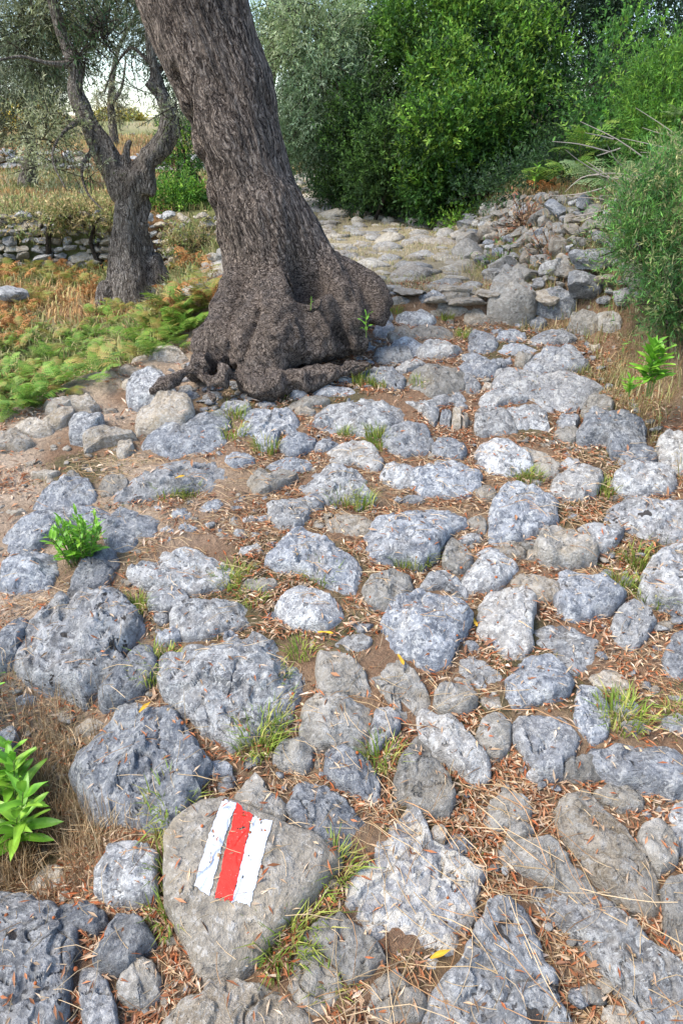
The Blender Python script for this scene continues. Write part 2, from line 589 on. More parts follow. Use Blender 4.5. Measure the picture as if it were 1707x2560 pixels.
# crop | kind | height cm | outline
PATHSTONES = """
A d 7 568,1190 570,1100 620,1060 690,1005 860,998 1000,988 1028,1030 1020,1090 985,1160 900,1130 760,1160 640,1190
A d 8 648,945 690,880 760,842 830,865 900,860 960,850 1010,880 1020,920 960,960 900,965 800,985 700,985
A d 8 820,840 870,800 940,775 1010,765 1045,800 1045,860 1010,880 960,850 900,860 840,865
A b 6 1015,760 1040,730 1090,722 1145,745 1140,775 1080,790 1030,790
A b 7 1105,800 1150,755 1210,765 1250,790 1260,745 1310,755 1350,800 1375,850 1350,880 1280,860 1260,930 1200,965 1150,930 1105,880
A b 6 1290,930 1320,890 1380,880 1445,885 1440,930 1400,945 1380,975 1330,975
A b 6 1040,1000 1060,955 1110,950 1165,980 1160,1010 1100,1045 1060,1035
A g 4 1050,1110 1090,1070 1160,1040 1240,1050 1345,1075 1300,1110 1210,1155 1120,1150 1060,1140
A d 3 1215,1020 1280,990 1380,990 1425,1020 1400,1050 1290,1055 1230,1045
A b 6 1325,670 1345,640 1390,635 1408,665 1400,700 1350,712
A b 4 1440,680 1480,665 1600,668 1640,690 1620,712 1470,708
A w 7 1460,780 1500,745 1580,735 1620,700 1760,695 1850,715 1885,755 1850,800 1760,830 1700,880 1600,885 1500,850 1460,820
A g 4 1310,745 1350,720 1440,705 1500,720 1490,745 1400,755 1330,765
A t 4 1355,775 1390,750 1450,765 1430,785 1380,790
A w 6 1490,960 1530,925 1600,910 1660,915 1710,950 1740,1000 1730,1040 1690,1055 1620,1020 1560,1025 1500,990
A b 5 1450,940 1480,910 1550,905 1560,925 1490,965 1455,965
A w 6 1385,1100 1440,1060 1490,1020 1560,1025 1640,1060 1670,1090 1660,1120 1750,1175 1740,1200 1600,1190 1500,1180 1450,1150 1385,1130
C b 6 170,190 200,140 260,95 340,80 400,90 425,140 410,185 330,210 240,225 180,220
C g 4 450,140 490,70 560,60 585,90 570,135 500,158
C g 4 285,75 310,45 350,42 372,70 340,85
C b 8 42,310 60,290 180,240 300,210 400,205 480,220 490,270 470,300 330,290 250,330 180,380 90,410 50,380
C b 7 15,480 60,430 150,400 240,390 250,440 250,500 220,560 100,600 20,570
C d 6 480,290 510,240 560,208 630,215 700,215 718,270 700,330 640,350 600,400 520,390 490,340
C d 8 330,600 335,550 370,480 410,410 470,375 520,385 540,450 510,500 480,560 420,610 360,630
C w 5 625,500 660,460 740,420 740,390 840,350 920,340 1000,380 1055,405 1030,460 1080,480 1000,560 900,585 820,575 700,560 640,535
C w 5 680,620 690,570 760,555 830,580 860,625 820,670 750,678 690,660
C w 6 1238,180 1300,160 1400,155 1420,190 1400,260 1350,310 1290,300 1245,250
C b 5 1395,150 1440,135 1485,180 1470,215 1420,215
C b 4 790,240 810,200 850,205 880,250 850,270 800,268
C b 3 910,230 940,190 1000,165 1035,180 1010,215 960,240
C b 3 820,300 850,283 905,300 880,318 830,315
C w 2 675,215 720,197 758,210 740,225 700,226
C b 7 1240,430 1290,400 1330,350 1390,305 1450,320 1520,345 1560,400 1620,450 1646,530 1620,590 1560,600 1480,560 1400,510 1300,480 1245,455
C g 3 1100,570 1130,535 1200,520 1265,530 1260,570 1200,600 1130,600
C w 3 1100,405 1130,385 1190,375 1205,400 1160,425 1110,425
C w 8 1275,660 1300,620 1340,575 1420,565 1500,590 1550,640 1560,700 1520,740 1490,780 1400,770 1330,740 1290,700
C b 3 1220,690 1260,670 1280,720 1240,740
C w 6 815,710 860,660 930,635 1020,630 1060,610 1110,640 1170,700 1160,740 1100,750 1030,760 960,790 880,810 830,770
C b 4 715,800 750,765 810,748 830,790 800,830 740,835
C b 3 1025,800 1060,775 1100,790 1080,815 1040,815
C b 9 -20,860 30,780 90,730 130,720 120,780 80,850 90,900 30,950 -20,970
C d 9 465,1100 510,1030 560,960 580,900 620,830 670,810 700,870 710,940 680,990 640,1040 600,1080 540,1110 490,1120
C w 9 780,940 775,1040 830,1080 880,1120 930,1190 1000,1250 1060,1310 1110,1270 1150,1230 1230,1190 1300,1130 1345,1060 1375,980 1390,900 1375,830 1280,800 1150,800 1050,825 900,825 820,860 785,890
C b 4 75,1090 110,1060 150,1050 168,1080 130,1110 90,1115
E w 8 445,850 500,780 500,740 560,712 640,705 710,740 700,820 710,900 690,960 600,980 520,970 460,940
E g 5 1075,470 1130,410 1180,375 1210,420 1230,470 1300,500 1310,570 1290,610 1200,580 1120,540
E d 7 1340,470 1400,400 1450,410 1560,490 1620,540 1700,640 1695,680 1640,750 1590,760 1540,720 1440,680 1370,620 1340,540
E g 4 1260,280 1300,220 1400,205 1425,260 1420,330 1390,370 1300,340 1265,320
E b 3 905,370 940,335 1030,330 1060,355 1050,390 960,400 915,395
E b 6 1500,300 1520,265 1620,270 1690,320 1730,400 1735,500 1700,515 1620,470 1560,430 1510,370
S g 6 700,1620 730,1590 790,1585 850,1600 852,1660 845,1710 800,1715 720,1700 700,1670
S g 6 730,1530 735,1495 790,1490 830,1530 850,1590 800,1585 740,1592
S g 4 830,1510 870,1490 915,1510 960,1560 985,1600 960,1640 920,1640 890,1590 850,1550
E k 7 -60,980 100,970 250,1000 330,1060 330,1180 300,1280 270,1400 250,1560 200,1700 -60,1700
E b 5 365,1250 430,1250 480,1330 520,1440 545,1600 400,1650 385,1500 360,1350
E d 7 440,1220 490,1160 500,1090 540,1035 620,1050 670,1090 695,1150 650,1200 590,1260 520,1290 450,1270
E d 4 240,1030 290,970 400,960 470,1000 480,1080 420,1110 330,1090
E g 4 540,1320 580,1260 640,1215 690,1240 730,1330 720,1400 660,1430 600,1440 550,1400
E t 8 800,1500 860,1420 940,1400 970,1340 1060,1325 1200,1350 1300,1390 1370,1460 1430,1560 1460,1720 780,1720
E g 5 1335,1290 1370,1200 1420,1175 1490,1230 1550,1320 1570,1400 1520,1490 1470,1510 1380,1450 1340,1370
E g 6 1425,1100 1480,1060 1560,1045 1640,1100 1700,1170 1740,1240 1690,1290 1600,1345 1560,1300 1500,1210 1430,1160
E b 6 -30,250 10,150 60,160 80,230 60,300 -20,340
B b 6 155,340 180,308 220,308 238,340 215,368 175,362
B w 8 252,330 270,300 340,290 390,310 425,350 400,385 320,380 260,350
B b 5 150,410 170,370 230,375 240,400 200,440 160,430
B t 5 215,420 240,385 290,385 335,420 320,450 240,458
B w 6 150,510 180,475 240,470 310,500 315,535 250,548 180,540
B w 5 240,465 290,445 360,440 380,470 370,510 330,520 290,490
B w 7 362,500 390,455 440,440 500,455 540,485 500,520 430,530 375,530
B g 5 310,410 360,390 450,385 510,400 520,430 480,445 420,440 340,435
B b 7 585,470 600,400 640,395 680,430 710,465 700,500 640,505 590,490
B b 5 720,440 750,405 810,400 850,425 830,455 760,462
B b 6 860,450 900,420 990,412 1050,420 1070,440 1050,465 960,475 880,470
B b 5 720,500 730,470 800,460 860,470 900,490 880,515 800,525 735,520
B b 9 850,550 900,520 950,480 1030,478 1090,510 1115,560 1080,590 1000,605 900,600 860,585
B g 5 800,540 820,500 870,505 880,530 840,570 800,565
B b 6 545,560 560,505 640,505 700,530 720,570 690,605 620,612 560,590
B b 4 700,550 720,528 775,530 780,555 740,572
B g 8 305,640 340,580 400,550 480,540 540,555 555,620 550,690 480,690 430,715 370,680 310,660
B w 5 255,580 290,545 360,530 400,545 340,580 300,605 262,605
B k 7 95,600 130,560 190,550 250,570 285,620 270,670 230,680 180,640 120,620
B b 6 562,640 570,605 600,605 640,650 630,685 580,690
B t 4 648,670 660,640 690,650 685,680
B b 9 725,640 740,590 790,570 860,600 960,605 1060,610 1130,640 1170,660 1130,700 1080,740 1020,765 940,765 900,730 860,690 800,665 740,665
B w 6 615,750 650,700 720,678 800,675 855,690 860,715 780,735 730,745 700,770 630,770
B w 7 620,820 640,770 700,758 760,790 800,830 800,870 720,885 640,890 620,870
B w 6 760,770 830,740 880,725 930,760 940,820 955,870 880,880 810,875 800,820
B w 5 262,710 320,688 390,700 430,740 440,790 420,830 370,780 320,740
B b 5 422,730 460,700 510,710 515,740 460,765 425,760
B d 4 505,700 540,685 575,720 580,765 540,775 515,740
B t 9 508,840 515,760 540,750 548,800 545,855 515,855
B t 7 552,850 558,775 578,780 582,830 572,862
B b 8 455,830 462,770 495,755 505,800 500,850
B b 7 197,900 230,840 300,815 370,820 400,870 412,930 380,970 300,980 230,955 200,930
B b 6 425,930 450,890 530,895 570,940 565,980 530,1005 480,980 430,960
B w 8 630,960 650,910 710,898 790,920 840,960 870,1030 840,1060 760,1080 700,1060 650,1010
B g 5 820,940 890,930 950,950 1000,1010 990,1060 940,1080 880,1050 850,990
B w 5 190,1060 220,1015 300,1010 370,1010 340,1060 330,1110 260,1130 200,1100
B b 7 335,1100 350,1040 420,1000 500,992 560,1030 620,1080 620,1110 570,1170 480,1165 380,1150
B w 8 980,1080 1050,1040 1120,1015 1190,1020 1190,1080 1160,1150 1100,1180 1030,1180 975,1140
B b 4 1005,1010 1050,985 1095,1000 1080,1040 1020,1045
B b 5 990,820 1010,790 1060,785 1090,805 1070,845 1010,850
B g 5 985,880 1000,840 1080,840 1090,890 1060,920 1000,915
B t 4 568,350 580,285 640,268 700,290 700,360 640,380 575,378
B t 3 400,300 430,282 560,275 570,300 565,330 430,340
B w 5 345,270 380,235 430,225 480,250 500,275 430,285 360,285
B t 5 462,230 500,208 560,208 580,240 560,268 500,262
B b 6 865,350 890,318 930,320 945,360 920,395 880,385
B g 3 232,260 260,240 320,250 320,272 250,278
B b 5 760,370 790,345 850,345 860,375 820,390
B t 3 580,230 620,205 680,215 680,240 610,248
B t 3 482,375 490,350 512,352 515,382
D t 4 610,140 640,105 690,105 715,140 700,170 650,180
D b 9 690,330 700,220 720,150 750,100 800,95 860,125 930,160 970,190 970,250 920,300 850,330 760,360 700,355
D b 9 130,380 140,290 180,240 260,215 300,185 390,190 470,200 555,235 560,285 500,300 460,350 440,400 370,470 300,450 200,440 150,410
D t 4 -60,260 0,212 80,230 150,270 130,310 60,330 -40,320
D g 4 572,270 590,225 650,225 665,280 655,330 600,310
D w 3 540,360 560,325 640,330 640,360 580,380
D g 4 470,450 490,370 510,330 560,370 600,420 590,470 540,500 490,480
D g 3 820,370 850,345 905,360 900,395 840,395
D t 2 845,430 860,402 905,405 900,440
D t 3 700,400 740,362 800,370 840,400 830,430 730,425
D w 3 620,415 670,390 730,395 730,420 650,432
D g 9 910,380 930,310 980,280 1060,280 1120,320 1155,390 1155,450 1080,470 980,465 925,430
D w 5 1085,290 1140,268 1220,265 1290,275 1285,330 1240,380 1200,400 1150,370 1130,320
D w 6 555,520 590,470 650,435 720,430 780,440 810,480 780,500 740,550 690,575 610,585 565,560
D t 4 770,530 800,495 860,495 930,525 995,560 990,620 940,640 870,610 810,580
D b 8 1000,590 1020,490 1060,480 1110,500 1200,540 1285,570 1280,630 1230,680 1130,700 1050,715 1000,670
D k 7 1250,750 1280,670 1340,620 1390,670 1430,730 1400,790 1350,850 1280,840
D g 7 112,590 150,510 240,495 310,505 325,560 280,620 220,670 140,670
D w 5 370,560 410,500 470,490 530,530 580,580 570,620 480,570 400,570
D b 10 195,840 210,720 240,650 280,610 350,575 440,570 510,590 560,640 580,720 550,780 510,840 470,920 400,950 330,900 280,880
D w 7 650,640 680,590 750,575 830,600 885,650 870,700 860,780 870,830 820,880 750,890 700,840 640,760
D w 4 885,770 940,735 1030,740 1110,760 1165,800 1150,870 1150,930 1060,960 1000,930 980,870 920,850
D b 7 1490,880 1530,800 1568,765 1700,750 1700,1000 1560,1020 1500,980
D w 4 -40,830 20,800 90,790 135,820 110,850 60,885 0,870
D w 4 545,920 590,890 650,900 680,940 740,980 730,1030 640,1040 590,990 550,960
D b 8 775,980 820,910 880,880 960,890 1010,930 1050,1000 1030,1060 960,1100 880,1125 800,1120 775,1060
D g 6 440,1060 460,1000 510,965 580,985 615,1050 610,1120 560,1160 480,1150 440,1110
D t 3 640,1090 680,1050 750,1045 770,1080 760,1130 670,1140
D b 6 1080,1100 1100,1020 1150,1010 1200,1040 1230,1120 1230,1180 1210,1250 1150,1290 1100,1230 1075,1170
D w 3 1245,1090 1280,1040 1330,1070 1370,1120 1330,1170 1260,1160
F b 5 140,180 165,75 220,80 270,110 260,170 200,230 150,290 135,240
F w 7 365,110 400,65 480,110 540,160 600,230 660,310 675,380 620,425 570,400 520,330 440,290 380,210
F g 6 250,430 280,320 320,230 360,195 400,260 440,340 480,410 510,500 480,550 400,570 340,520 270,490
F g 6 622,230 650,140 700,95 745,100 775,170 770,250 730,305 670,290
F b 7 800,180 830,115 920,105 1000,110 1050,160 1075,220 1060,290 1010,330 1000,380 900,385 880,330 850,280 810,230
F w 3 850,385 880,350 935,360 940,395 900,420
F g 4 1020,360 1080,310 1160,305 1195,350 1180,390 1110,415 1040,400
F b 8 1165,290 1190,255 1300,240 1430,238 1568,250 1700,270 1700,480 1568,490 1500,500 1430,450 1300,410 1220,360 1180,330
F g 4 1175,450 1230,415 1300,440 1380,500 1370,550 1280,540 1200,500
F t 6 1010,540 1060,480 1130,465 1180,520 1250,580 1310,660 1340,720 1390,740 1430,850 1440,950 1400,990 1310,980 1240,900 1180,830 1100,740 1030,640
F g 4 735,720 790,690 880,665 950,670 1000,730 1060,790 1120,840 1180,900 1180,950 1100,965 1000,890 900,830 800,800 740,780
F g 4 650,570 690,500 750,460 830,480 865,520 860,590 800,610 700,640
F g 2 760,660 790,620 870,605 890,640 850,670 780,690
F t 3 408,665 425,630 460,625 488,655 470,700 425,703
F b 2 472,690 510,650 560,650 600,700 580,740 500,735
F g 6 1370,680 1400,610 1460,598 1510,640 1540,720 1530,800 1450,830 1400,770
F w 5 1515,560 1540,510 1620,500 1700,520 1700,760 1600,760 1540,700 1525,620
F c 6 60,900 80,840 150,830 150,740 220,680 240,600 300,535 350,530 390,640 410,710 480,745 550,790 600,850 580,930 590,1010 530,1110 510,1190 550,1280 500,1330 430,1345 370,1260 350,1180 250,1150 150,1130 90,1050 60,980
F k 8 420,1480 430,1390 500,1330 560,1280 600,1180 650,1080 680,990 760,950 830,1010 870,1100 900,1220 950,1320 970,1400 1000,1500 1020,1720 420,1720
F g 5 120,1400 160,1340 250,1290 300,1350 370,1400 390,1450 350,1520 200,1540 130,1480
F g 4 1480,930 1520,860 1600,850 1700,860 1700,1180 1560,1200 1490,1150 1500,1030
"""
# the long slab at bottom right is two overlapping leaves of one rock
LONG_SLAB = [('F', [(850,850),(930,830),(1010,890),(1100,960),(1190,945),(1260,1010),(1330,1100),(1420,1200),(1520,1270),(1620,1350),(1640,1720),(1450,1720),(1380,1520),(1300,1380),(1220,1290),(1150,1160),(1050,1080),(960,1010),(900,930)])]
SIDEROCKS = """
A t 7 40,855 60,815 150,812 230,840 240,870 160,895 80,880
A t 8 -40,960 -20,880 60,865 120,890 150,920 100,950 30,970
A t 10 215,750 260,710 330,695 400,715 440,745 400,780 330,760 280,800 230,795
A t 9 280,660 300,620 360,615 430,640 500,660 510,690 420,690 350,700 290,685
A t 7 200,830 260,780 310,750 340,780 330,810 260,860 220,860
A w 11 325,830 350,795 420,780 460,790 465,830 420,870 400,920 330,915
A t 9 395,900 440,865 530,850 605,860 600,890 520,900 440,930 400,975
A t 6 540,960 560,900 600,895 610,950 580,985 545,985
A w 14 595,690 620,640 680,605 740,605 775,640 770,700 710,740 640,755 600,740
A t 12 635,790 680,740 740,700 800,710 860,740 880,790 830,850 740,865 650,860 635,830
A t 6 545,600 560,575 640,568 650,600 620,625 560,625
A t 5 605,530 640,512 700,530 720,560 650,565 610,550
A t 7 690,530 720,490 770,478 830,510 865,535 820,552 740,545
A t 4 655,590 690,570 740,580 730,598 670,600
A t 6 560,650 580,622 635,622 640,650 610,672 575,670
A t 3 715,850 760,835 800,850 760,865
A t 6 430,610 470,590 520,600 540,625 480,640
"""
def parse(txt, name):
    for line in txt.strip().splitlines():
        w = line.split()
        pts = [tuple(float(a) for a in q.split(',')) for q in w[3:]]
        make_stone(cv(w[0], pts), float(w[2]) / 100, name, w[1], GROUND)
parse(PATHSTONES, 'paving_stone')
parse(SIDEROCKS, 'edging_stone')
make_stone(cv('F', [(850,850),(930,825),(1010,880),(1100,935),(1190,925),(1260,990),(1330,1080),(1420,1180),(1520,1260),(1640,1340),(1650,1560),(1520,1660),(1400,1540),(1300,1390),(1220,1290),(1130,1160),(1050,1080),(960,1010),(900,930)]), .06, 'paving_stone', 'w', GROUND)

def boulder(crop, pts, H, kind, label, tilt=None, rough=1.2):
    s = make_stone(cv(crop, pts), H, 'boulder', kind, None, tilt, rough)
    tag(s.o, label, 'boulder')
    return s
boulder('C', [(110,940),(90,860),(150,780),(200,700),(260,650),(340,640),(400,600),(500,590),(580,640),(605,720),(590,800),(540,850),(560,900),(500,960),(440,1010),(400,1080),(310,1060),(250,1010),(160,1000)], .14, 'k', 'big blue-grey boulder with black lichen spots above the hollow at the left path edge', (0, .05))
boulder('E', [(380,330),(400,260),(480,200),(520,130),(540,50),(600,40),(680,55),(760,40),(800,100),(830,190),(880,270),(905,330),(860,400),(870,450),(770,560),(750,620),(660,620),(560,570),(470,580),(420,520),(385,440)], .13, 'b', 'large pale blue-grey block with a yellow leaf on it, just behind the painted stone', (0, .05))
boulder('D', [(1230,230),(1250,190),(1330,165),(1450,155),(1568,150),(1700,160),(1700,300),(1600,330),(1520,360),(1420,330),(1330,270),(1260,250)], .10, 'k', 'long low grey boulder with black lichen beside the round stone at the right path edge')
boulder('D', [(1390,570),(1410,510),(1480,440),(1568,380),(1680,350),(1760,480),(1700,620),(1620,680),(1500,660),(1420,620)], .15, 'k', 'humped boulder blackened by lichen, cut off by the right edge, nearest of the edge boulders')
boulder('B', [(1105,870),(1150,800),(1230,780),(1260,755),(1310,765),(1345,800),(1385,850),(1388,920),(1340,960),(1280,985),(1230,980),(1220,920),(1110,915)], .14, 'd', 'dark blue angular boulder at the right path edge below the bright-leaved plant', (-.05, .1))
boulder('B', [(1110,760),(1150,700),(1210,695),(1250,730),(1230,790),(1150,800)], .08, 'g', 'small grey boulder behind the dark blue angular boulder on the right verge')
boulder('B', [(1275,1000),(1300,960),(1400,945),(1440,980),(1430,1030),(1300,1030)], .07, 'b', 'low blue boulder in dry grass just below the dark angular boulder')
boulder('B', [(1460,930),(1500,880),(1560,870),(1620,900),(1640,1000),(1560,1060),(1480,1040),(1460,990)], .1, 'w', 'pale boulder at the right edge of view under the brown soil bank')
boulder('B', [(1250,1100),(1300,1040),(1400,1010),(1490,1020),(1530,1090),(1500,1150),(1380,1160),(1270,1140)], .08, 'w', 'rough pale boulder half hidden by dry grass on the right verge')
boulder('B', [(680,330),(690,220),(740,170),(800,175),(850,220),(880,290),(870,350),(800,380),(700,370)], .16, 'g', 'tall rounded grey boulder at the right end of the stone step', (0, .15))
boulder('B', [(890,280),(925,205),(1000,190),(1050,230),(1075,300),(1020,350),(960,350),(910,330)], .17, 'd', 'dark pitted boulder to the right of the rounded boulder by the step', (0, .2))
boulder('B', [(1040,400),(1060,330),(1120,310),(1170,340),(1170,400),(1100,430)], .13, 'g', 'weathered boulder in the bank, right of the dark pitted boulder')
boulder('B', [(1160,370),(1180,320),(1250,305),(1290,350),(1270,400),(1200,410)], .12, 'g', 'mossy boulder under the hanging green bush, rightmost of the row in the bank')

# ---- marked stone
MK = make_stone(cv('E', [(790,700),(830,620),(880,560),(940,510),(1040,497),(1160,545),(1250,590),(1340,640),(1440,680),(1535,740),(1540,780),(1480,850),(1440,900),(1380,970),(1310,1040),(1250,1130),(1180,1230),(1100,1310),(1010,1320),(940,1290),(890,1180),(845,1090),(800,970),(790,850)]), .13, 'trail_marker_stone', 'm', None, (0, .04), .28, .015, .95)
tag(MK.o, 'smooth grey-brown stone with a painted white, red and white trail mark', 'stone')
def paint(name, quad, colr, lift, seed, wear):
    """quad in crop E pixels: tl, tr, br, bl ; mesh draped on the stone"""
    def onstone(px, py):
        r = ray(px, py)
        ys = np.linspace(.4, 2.5, 5000)
        xs = r[0] / r[1] * ys
        rr = MK.polar(xs, ys)
        z = MK.top(xs, ys, rr)
        ins = rr < .99
        ok = (r[2] / r[1] * ys < z) & ins
        k = int(np.argmax(ok)) if ok.any() else int(np.argmin(np.where(ins, np.abs(r[2] / r[1] * ys - z), 9)))
        return xs[k], ys[k]
    q = [onstone(*p) for p in cv('E', quad)]
    q = np.array(q)
    nu, nv = 46, 110
    u = np.linspace(0, 1, nu)[None, :]; v = np.linspace(0, 1, nv)[:, None]
    eu = .028 * n2(v * 1.0 + 0 * u, 0 * u + seed, 14, seed) + .02 * n2(v + 0 * u, 0 * u + seed, 45, seed + 1)
    ev = .012 * n2(u + 0 * v, 0 * v + seed, 5, seed + 2) + .004 * n2(u + 0 * v, 0 * v + seed, 30, seed + 3)
    uu = u + eu * (np.abs(u - .5) * 2) ** 3
    vv = v + ev * (np.abs(v - .5) * 2) ** 5
    X = (1 - vv) * ((1 - uu) * q[0, 0] + uu * q[1, 0]) + vv * ((1 - uu) * q[3, 0] + uu * q[2, 0])
    Y = (1 - vv) * ((1 - uu) * q[0, 1] + uu * q[1, 1]) + vv * ((1 - uu) * q[3, 1] + uu * q[2, 1])
    rr = MK.polar(X, Y)
    Z = MK.top(X, Y, rr) + lift
    # paint flaked off along its edges and over the roughest grain
    PF = grid_faces(nv, nu)[:, ::-1]
    eg = np.minimum(np.minimum(u, 1 - u) * 1.0 + 0 * v, np.minimum(v, 1 - v) * 2.0 + 0 * u)
    fl = fbm2(X, Y, 70, seed + 40, 3) * .5 + .5 + .25 * n2(X, Y, 260, seed + 44)
    gone = (fl > .62 + 7 * eg) | (fl > 1.06)
    gf = gone.reshape(-1)
    PF = PF[~gf[PF].any(1)]
    me = mesh(name, np.stack([X, Y, Z], -1).reshape(-1, 3) - MK.o3, PF, True)
    # worn-through holes really removed
    m, nt, b = newmat(name)
    n = N(nt)
    tc = n.coords(False)
    f = n.noise(tc, 40, 4, .7, .6)
    g = n.noise(tc, 160, 3, .7)
    n.put(b.inputs['Base Color'], n.mix(n.ramp(f, .35, .7), colr, tuple(c_ * .82 for c_ in colr)))
    n.put(b.inputs['Base Color'], n.mix(n.ramp(g, wear, wear + .06), n.mix(n.ramp(f, .35, .7), colr, tuple(c_ * .86 for c_ in colr)), (.33, .31, .28)))
    n.put(b.inputs['Normal'], n.bump(n.math('ADD', f, n.math('MULTIPLY', g, .8)), .7, .004))
    b.inputs['Roughness'].default_value = .85
    return link(name, me, m, MK.o)
paint('white_stripe', [(1025, 512), (1090, 530), (960, 960), (892, 905)], (.54, .58, .66), .0022, 3, .66)
paint('red_stripe', [(1090, 534), (1162, 590), (1068, 985), (985, 975)], (.7, .04, .03), .003, 7, .64)
paint('white_stripe', [(1160, 590), (1253, 612), (1150, 1012), (1066, 985)], (.54, .58, .66), .0022, 12, .65)

# ------------------------------------------------------------------ cheap rough stones (walls, far path, fill)
def rough_rock_mesh(name, seed, sub=2, squash=.7):
    import bmesh
    bm = bmesh.new()
    bmesh.ops.create_icosphere(bm, subdivisions=sub, radius=1)
    v = np.array([q.co[:] for q in bm.verts])
    R_ = np.random.default_rng(seed)
    for k in range(14):
        d = R_.normal(size=3); d /= np.linalg.norm(d)
        a = R_.uniform(.4, .8)
        t = v @ d
        v = v - np.maximum(0, t - a)[:, None] * d * .9
    v = v * (1 + .16 * vnoise(v * 2.2 + seed, seed)[:, None] + .09 * vnoise(v * 5 + seed, seed)[:, None] + .04 * vnoise(v * 12 + seed, seed)[:, None])
    v[:, 2] *= squash
    f = np.array([[l.vert.index for l in p.loops] for p in bm.faces])
    bm.free()
    me = mesh(name, v, f, True)
    me.set_sharp_from_angle(angle=math.radians(30))
    return me
ROCKS = {}
for kd in 'bwgtkdy':
    ROCKS[kd] = []
    for s in range(5):
        me = rough_rock_mesh('rough_stone', 300 + s * 7 + ord(kd), 3, .75)
        me.materials.append(SM[kd])
        ROCKS[kd].append(me)
def rock_at(name, p, size, kind, parent, R_, flat=1.0, rz=None, tl=.35):
    o = bpy.data.objects.new(name, ROCKS[kind][R_.integers(5)])
    COL.objects.link(o)
    o.parent = parent
    o.location = Vector(p) - (parent.location if parent else Vector((0, 0, 0)))
    o.rotation_euler = (R_.uniform(-tl, tl), R_.uniform(-tl, tl), R_.uniform(0, 6.28) if rz is None else rz)
    o.scale = (size * R_.uniform(.85, 1.3), size * R_.uniform(.8, 1.1), size * flat * R_.uniform(.75, 1.1))
    return o

R1 = np.random.default_rng(77)
def joined_rocks(name, items, kind, parent, label):
    """rocks past the limit: one mesh. items: (p, size3, rot)"""
    Vs, Fs, off = [], [], 0
    for p, s3, rot in items:
        me = rough_rocks_low[R1.integers(len(rough_rocks_low))]
        M = np.array((Matrix.Rotation(rot[2], 3, 'Z') @ Matrix.Rotation(rot[0], 3, 'X') @ Matrix.Rotation(rot[1], 3, 'Y')))
        v = (me[0] * s3) @ M.T + p
        Vs.append(v); Fs.append(me[1] + off); off += len(v)
    return tag(link(name, mesh(name, np.concatenate(Vs), np.concatenate(Fs), True), SM[kind], parent), label, kind='stuff')
rough_rocks_low = []
for s in range(8):
    me = rough_rock_mesh('tmp', 900 + s, 2, .75)
    co = np.empty(len(me.vertices) * 3, np.float32); me.vertices.foreach_get('co', co)
    ix = np.empty(len(me.loops), np.int32); me.loops.foreach_get('vertex_index', ix)
    rough_rocks_low.append((co.reshape(-1, 3).astype(float), ix.reshape(-1, 3)))
    bpy.data.meshes.remove(me)
# stones filling the gaps between the traced ones
def dist_ok(x, y, s):
    n_ = 8
    a = np.arange(n_) / n_ * 6.283
    i = ((x + np.cos(a) * s - ZX0) / ZR).astype(int); j = ((y + np.sin(a) * s - ZY0) / ZR).astype(int)
    if i.min() < 0 or j.min() < 0 or i.max() >= len(zgx) or j.max() >= len(zgy): return False
    return ONST[j, i].mean() <= .13 and not ONST[int((y - ZY0) / ZR), int((x - ZX0) / ZR)]
fill = 0
fitems = {'b': [], 't': [], 'g': [], 'w': []}
for tr in range(16000):
    y = .6 + 3.3 * R1.random()
    xl, xr = np.interp(y, XL[:, 0], XL[:, 1]), np.interp(y, XR[:, 0], XR[:, 1])
    x = R1.uniform(max(xl + .1, -.3 - .38 * y), min(xr + .05, .35 + .4 * y))
    s = R1.uniform(.016, .055) if tr < 5000 else R1.uniform(.008, .03)
    left = x < -.50 - .12 * (y - 1)
    if left and R1.random() < .75: continue
    if not dist_ok(x, y, s * 1.0): continue
    kd = 'bwbgtwb'[R1.integers(7)] if not left else 't'
    if s > .027 and fill < 88:
        N_ = 9
        aa = np.sort(R1.uniform(0, 6.283, N_))
        # outline in photo pixels around the spot
        q = []
        z0 = float(terr(x, y))
        for a in aa:
            w = np.array([x + math.cos(a) * s * R1.uniform(.85, 1.25), y + math.sin(a) * s * .9 * R1.uniform(.85, 1.2), z0 + .01])
            dep = w[1] * _cp - w[2] * _sp; up_ = w[1] * _sp + w[2] * _cp
            q.append((853.5 + w[0] / dep * FPX, 1280 - up_ / dep * FPX))
        make_stone(q, R1.uniform(.015, .04), 'paving_stone', kd, GROUND)
        fill += 1
    elif s < .03:
        if s > .018: ONST[int((y - ZY0) / ZR), int((x - ZX0) / ZR)] = True
        if R1.random() < .7: continue
        fitems[kd].append((np.array([x, y, float(terr(x, y)) + s * .1]), np.array([s * R1.uniform(.9, 1.4), s * R1.uniform(.8, 1.1), s * R1.uniform(.5, .8)]), (R1.uniform(-.3, .3), R1.uniform(-.3, .3), R1.uniform(0, 6.28))))
for kd, it in fitems.items():
    if it: joined_rocks('small_stones', it, kd, GROUND, 'small stones wedged in the joints of the path')
print('fill', fill, {k: len(v_) for k, v_ in fitems.items()})
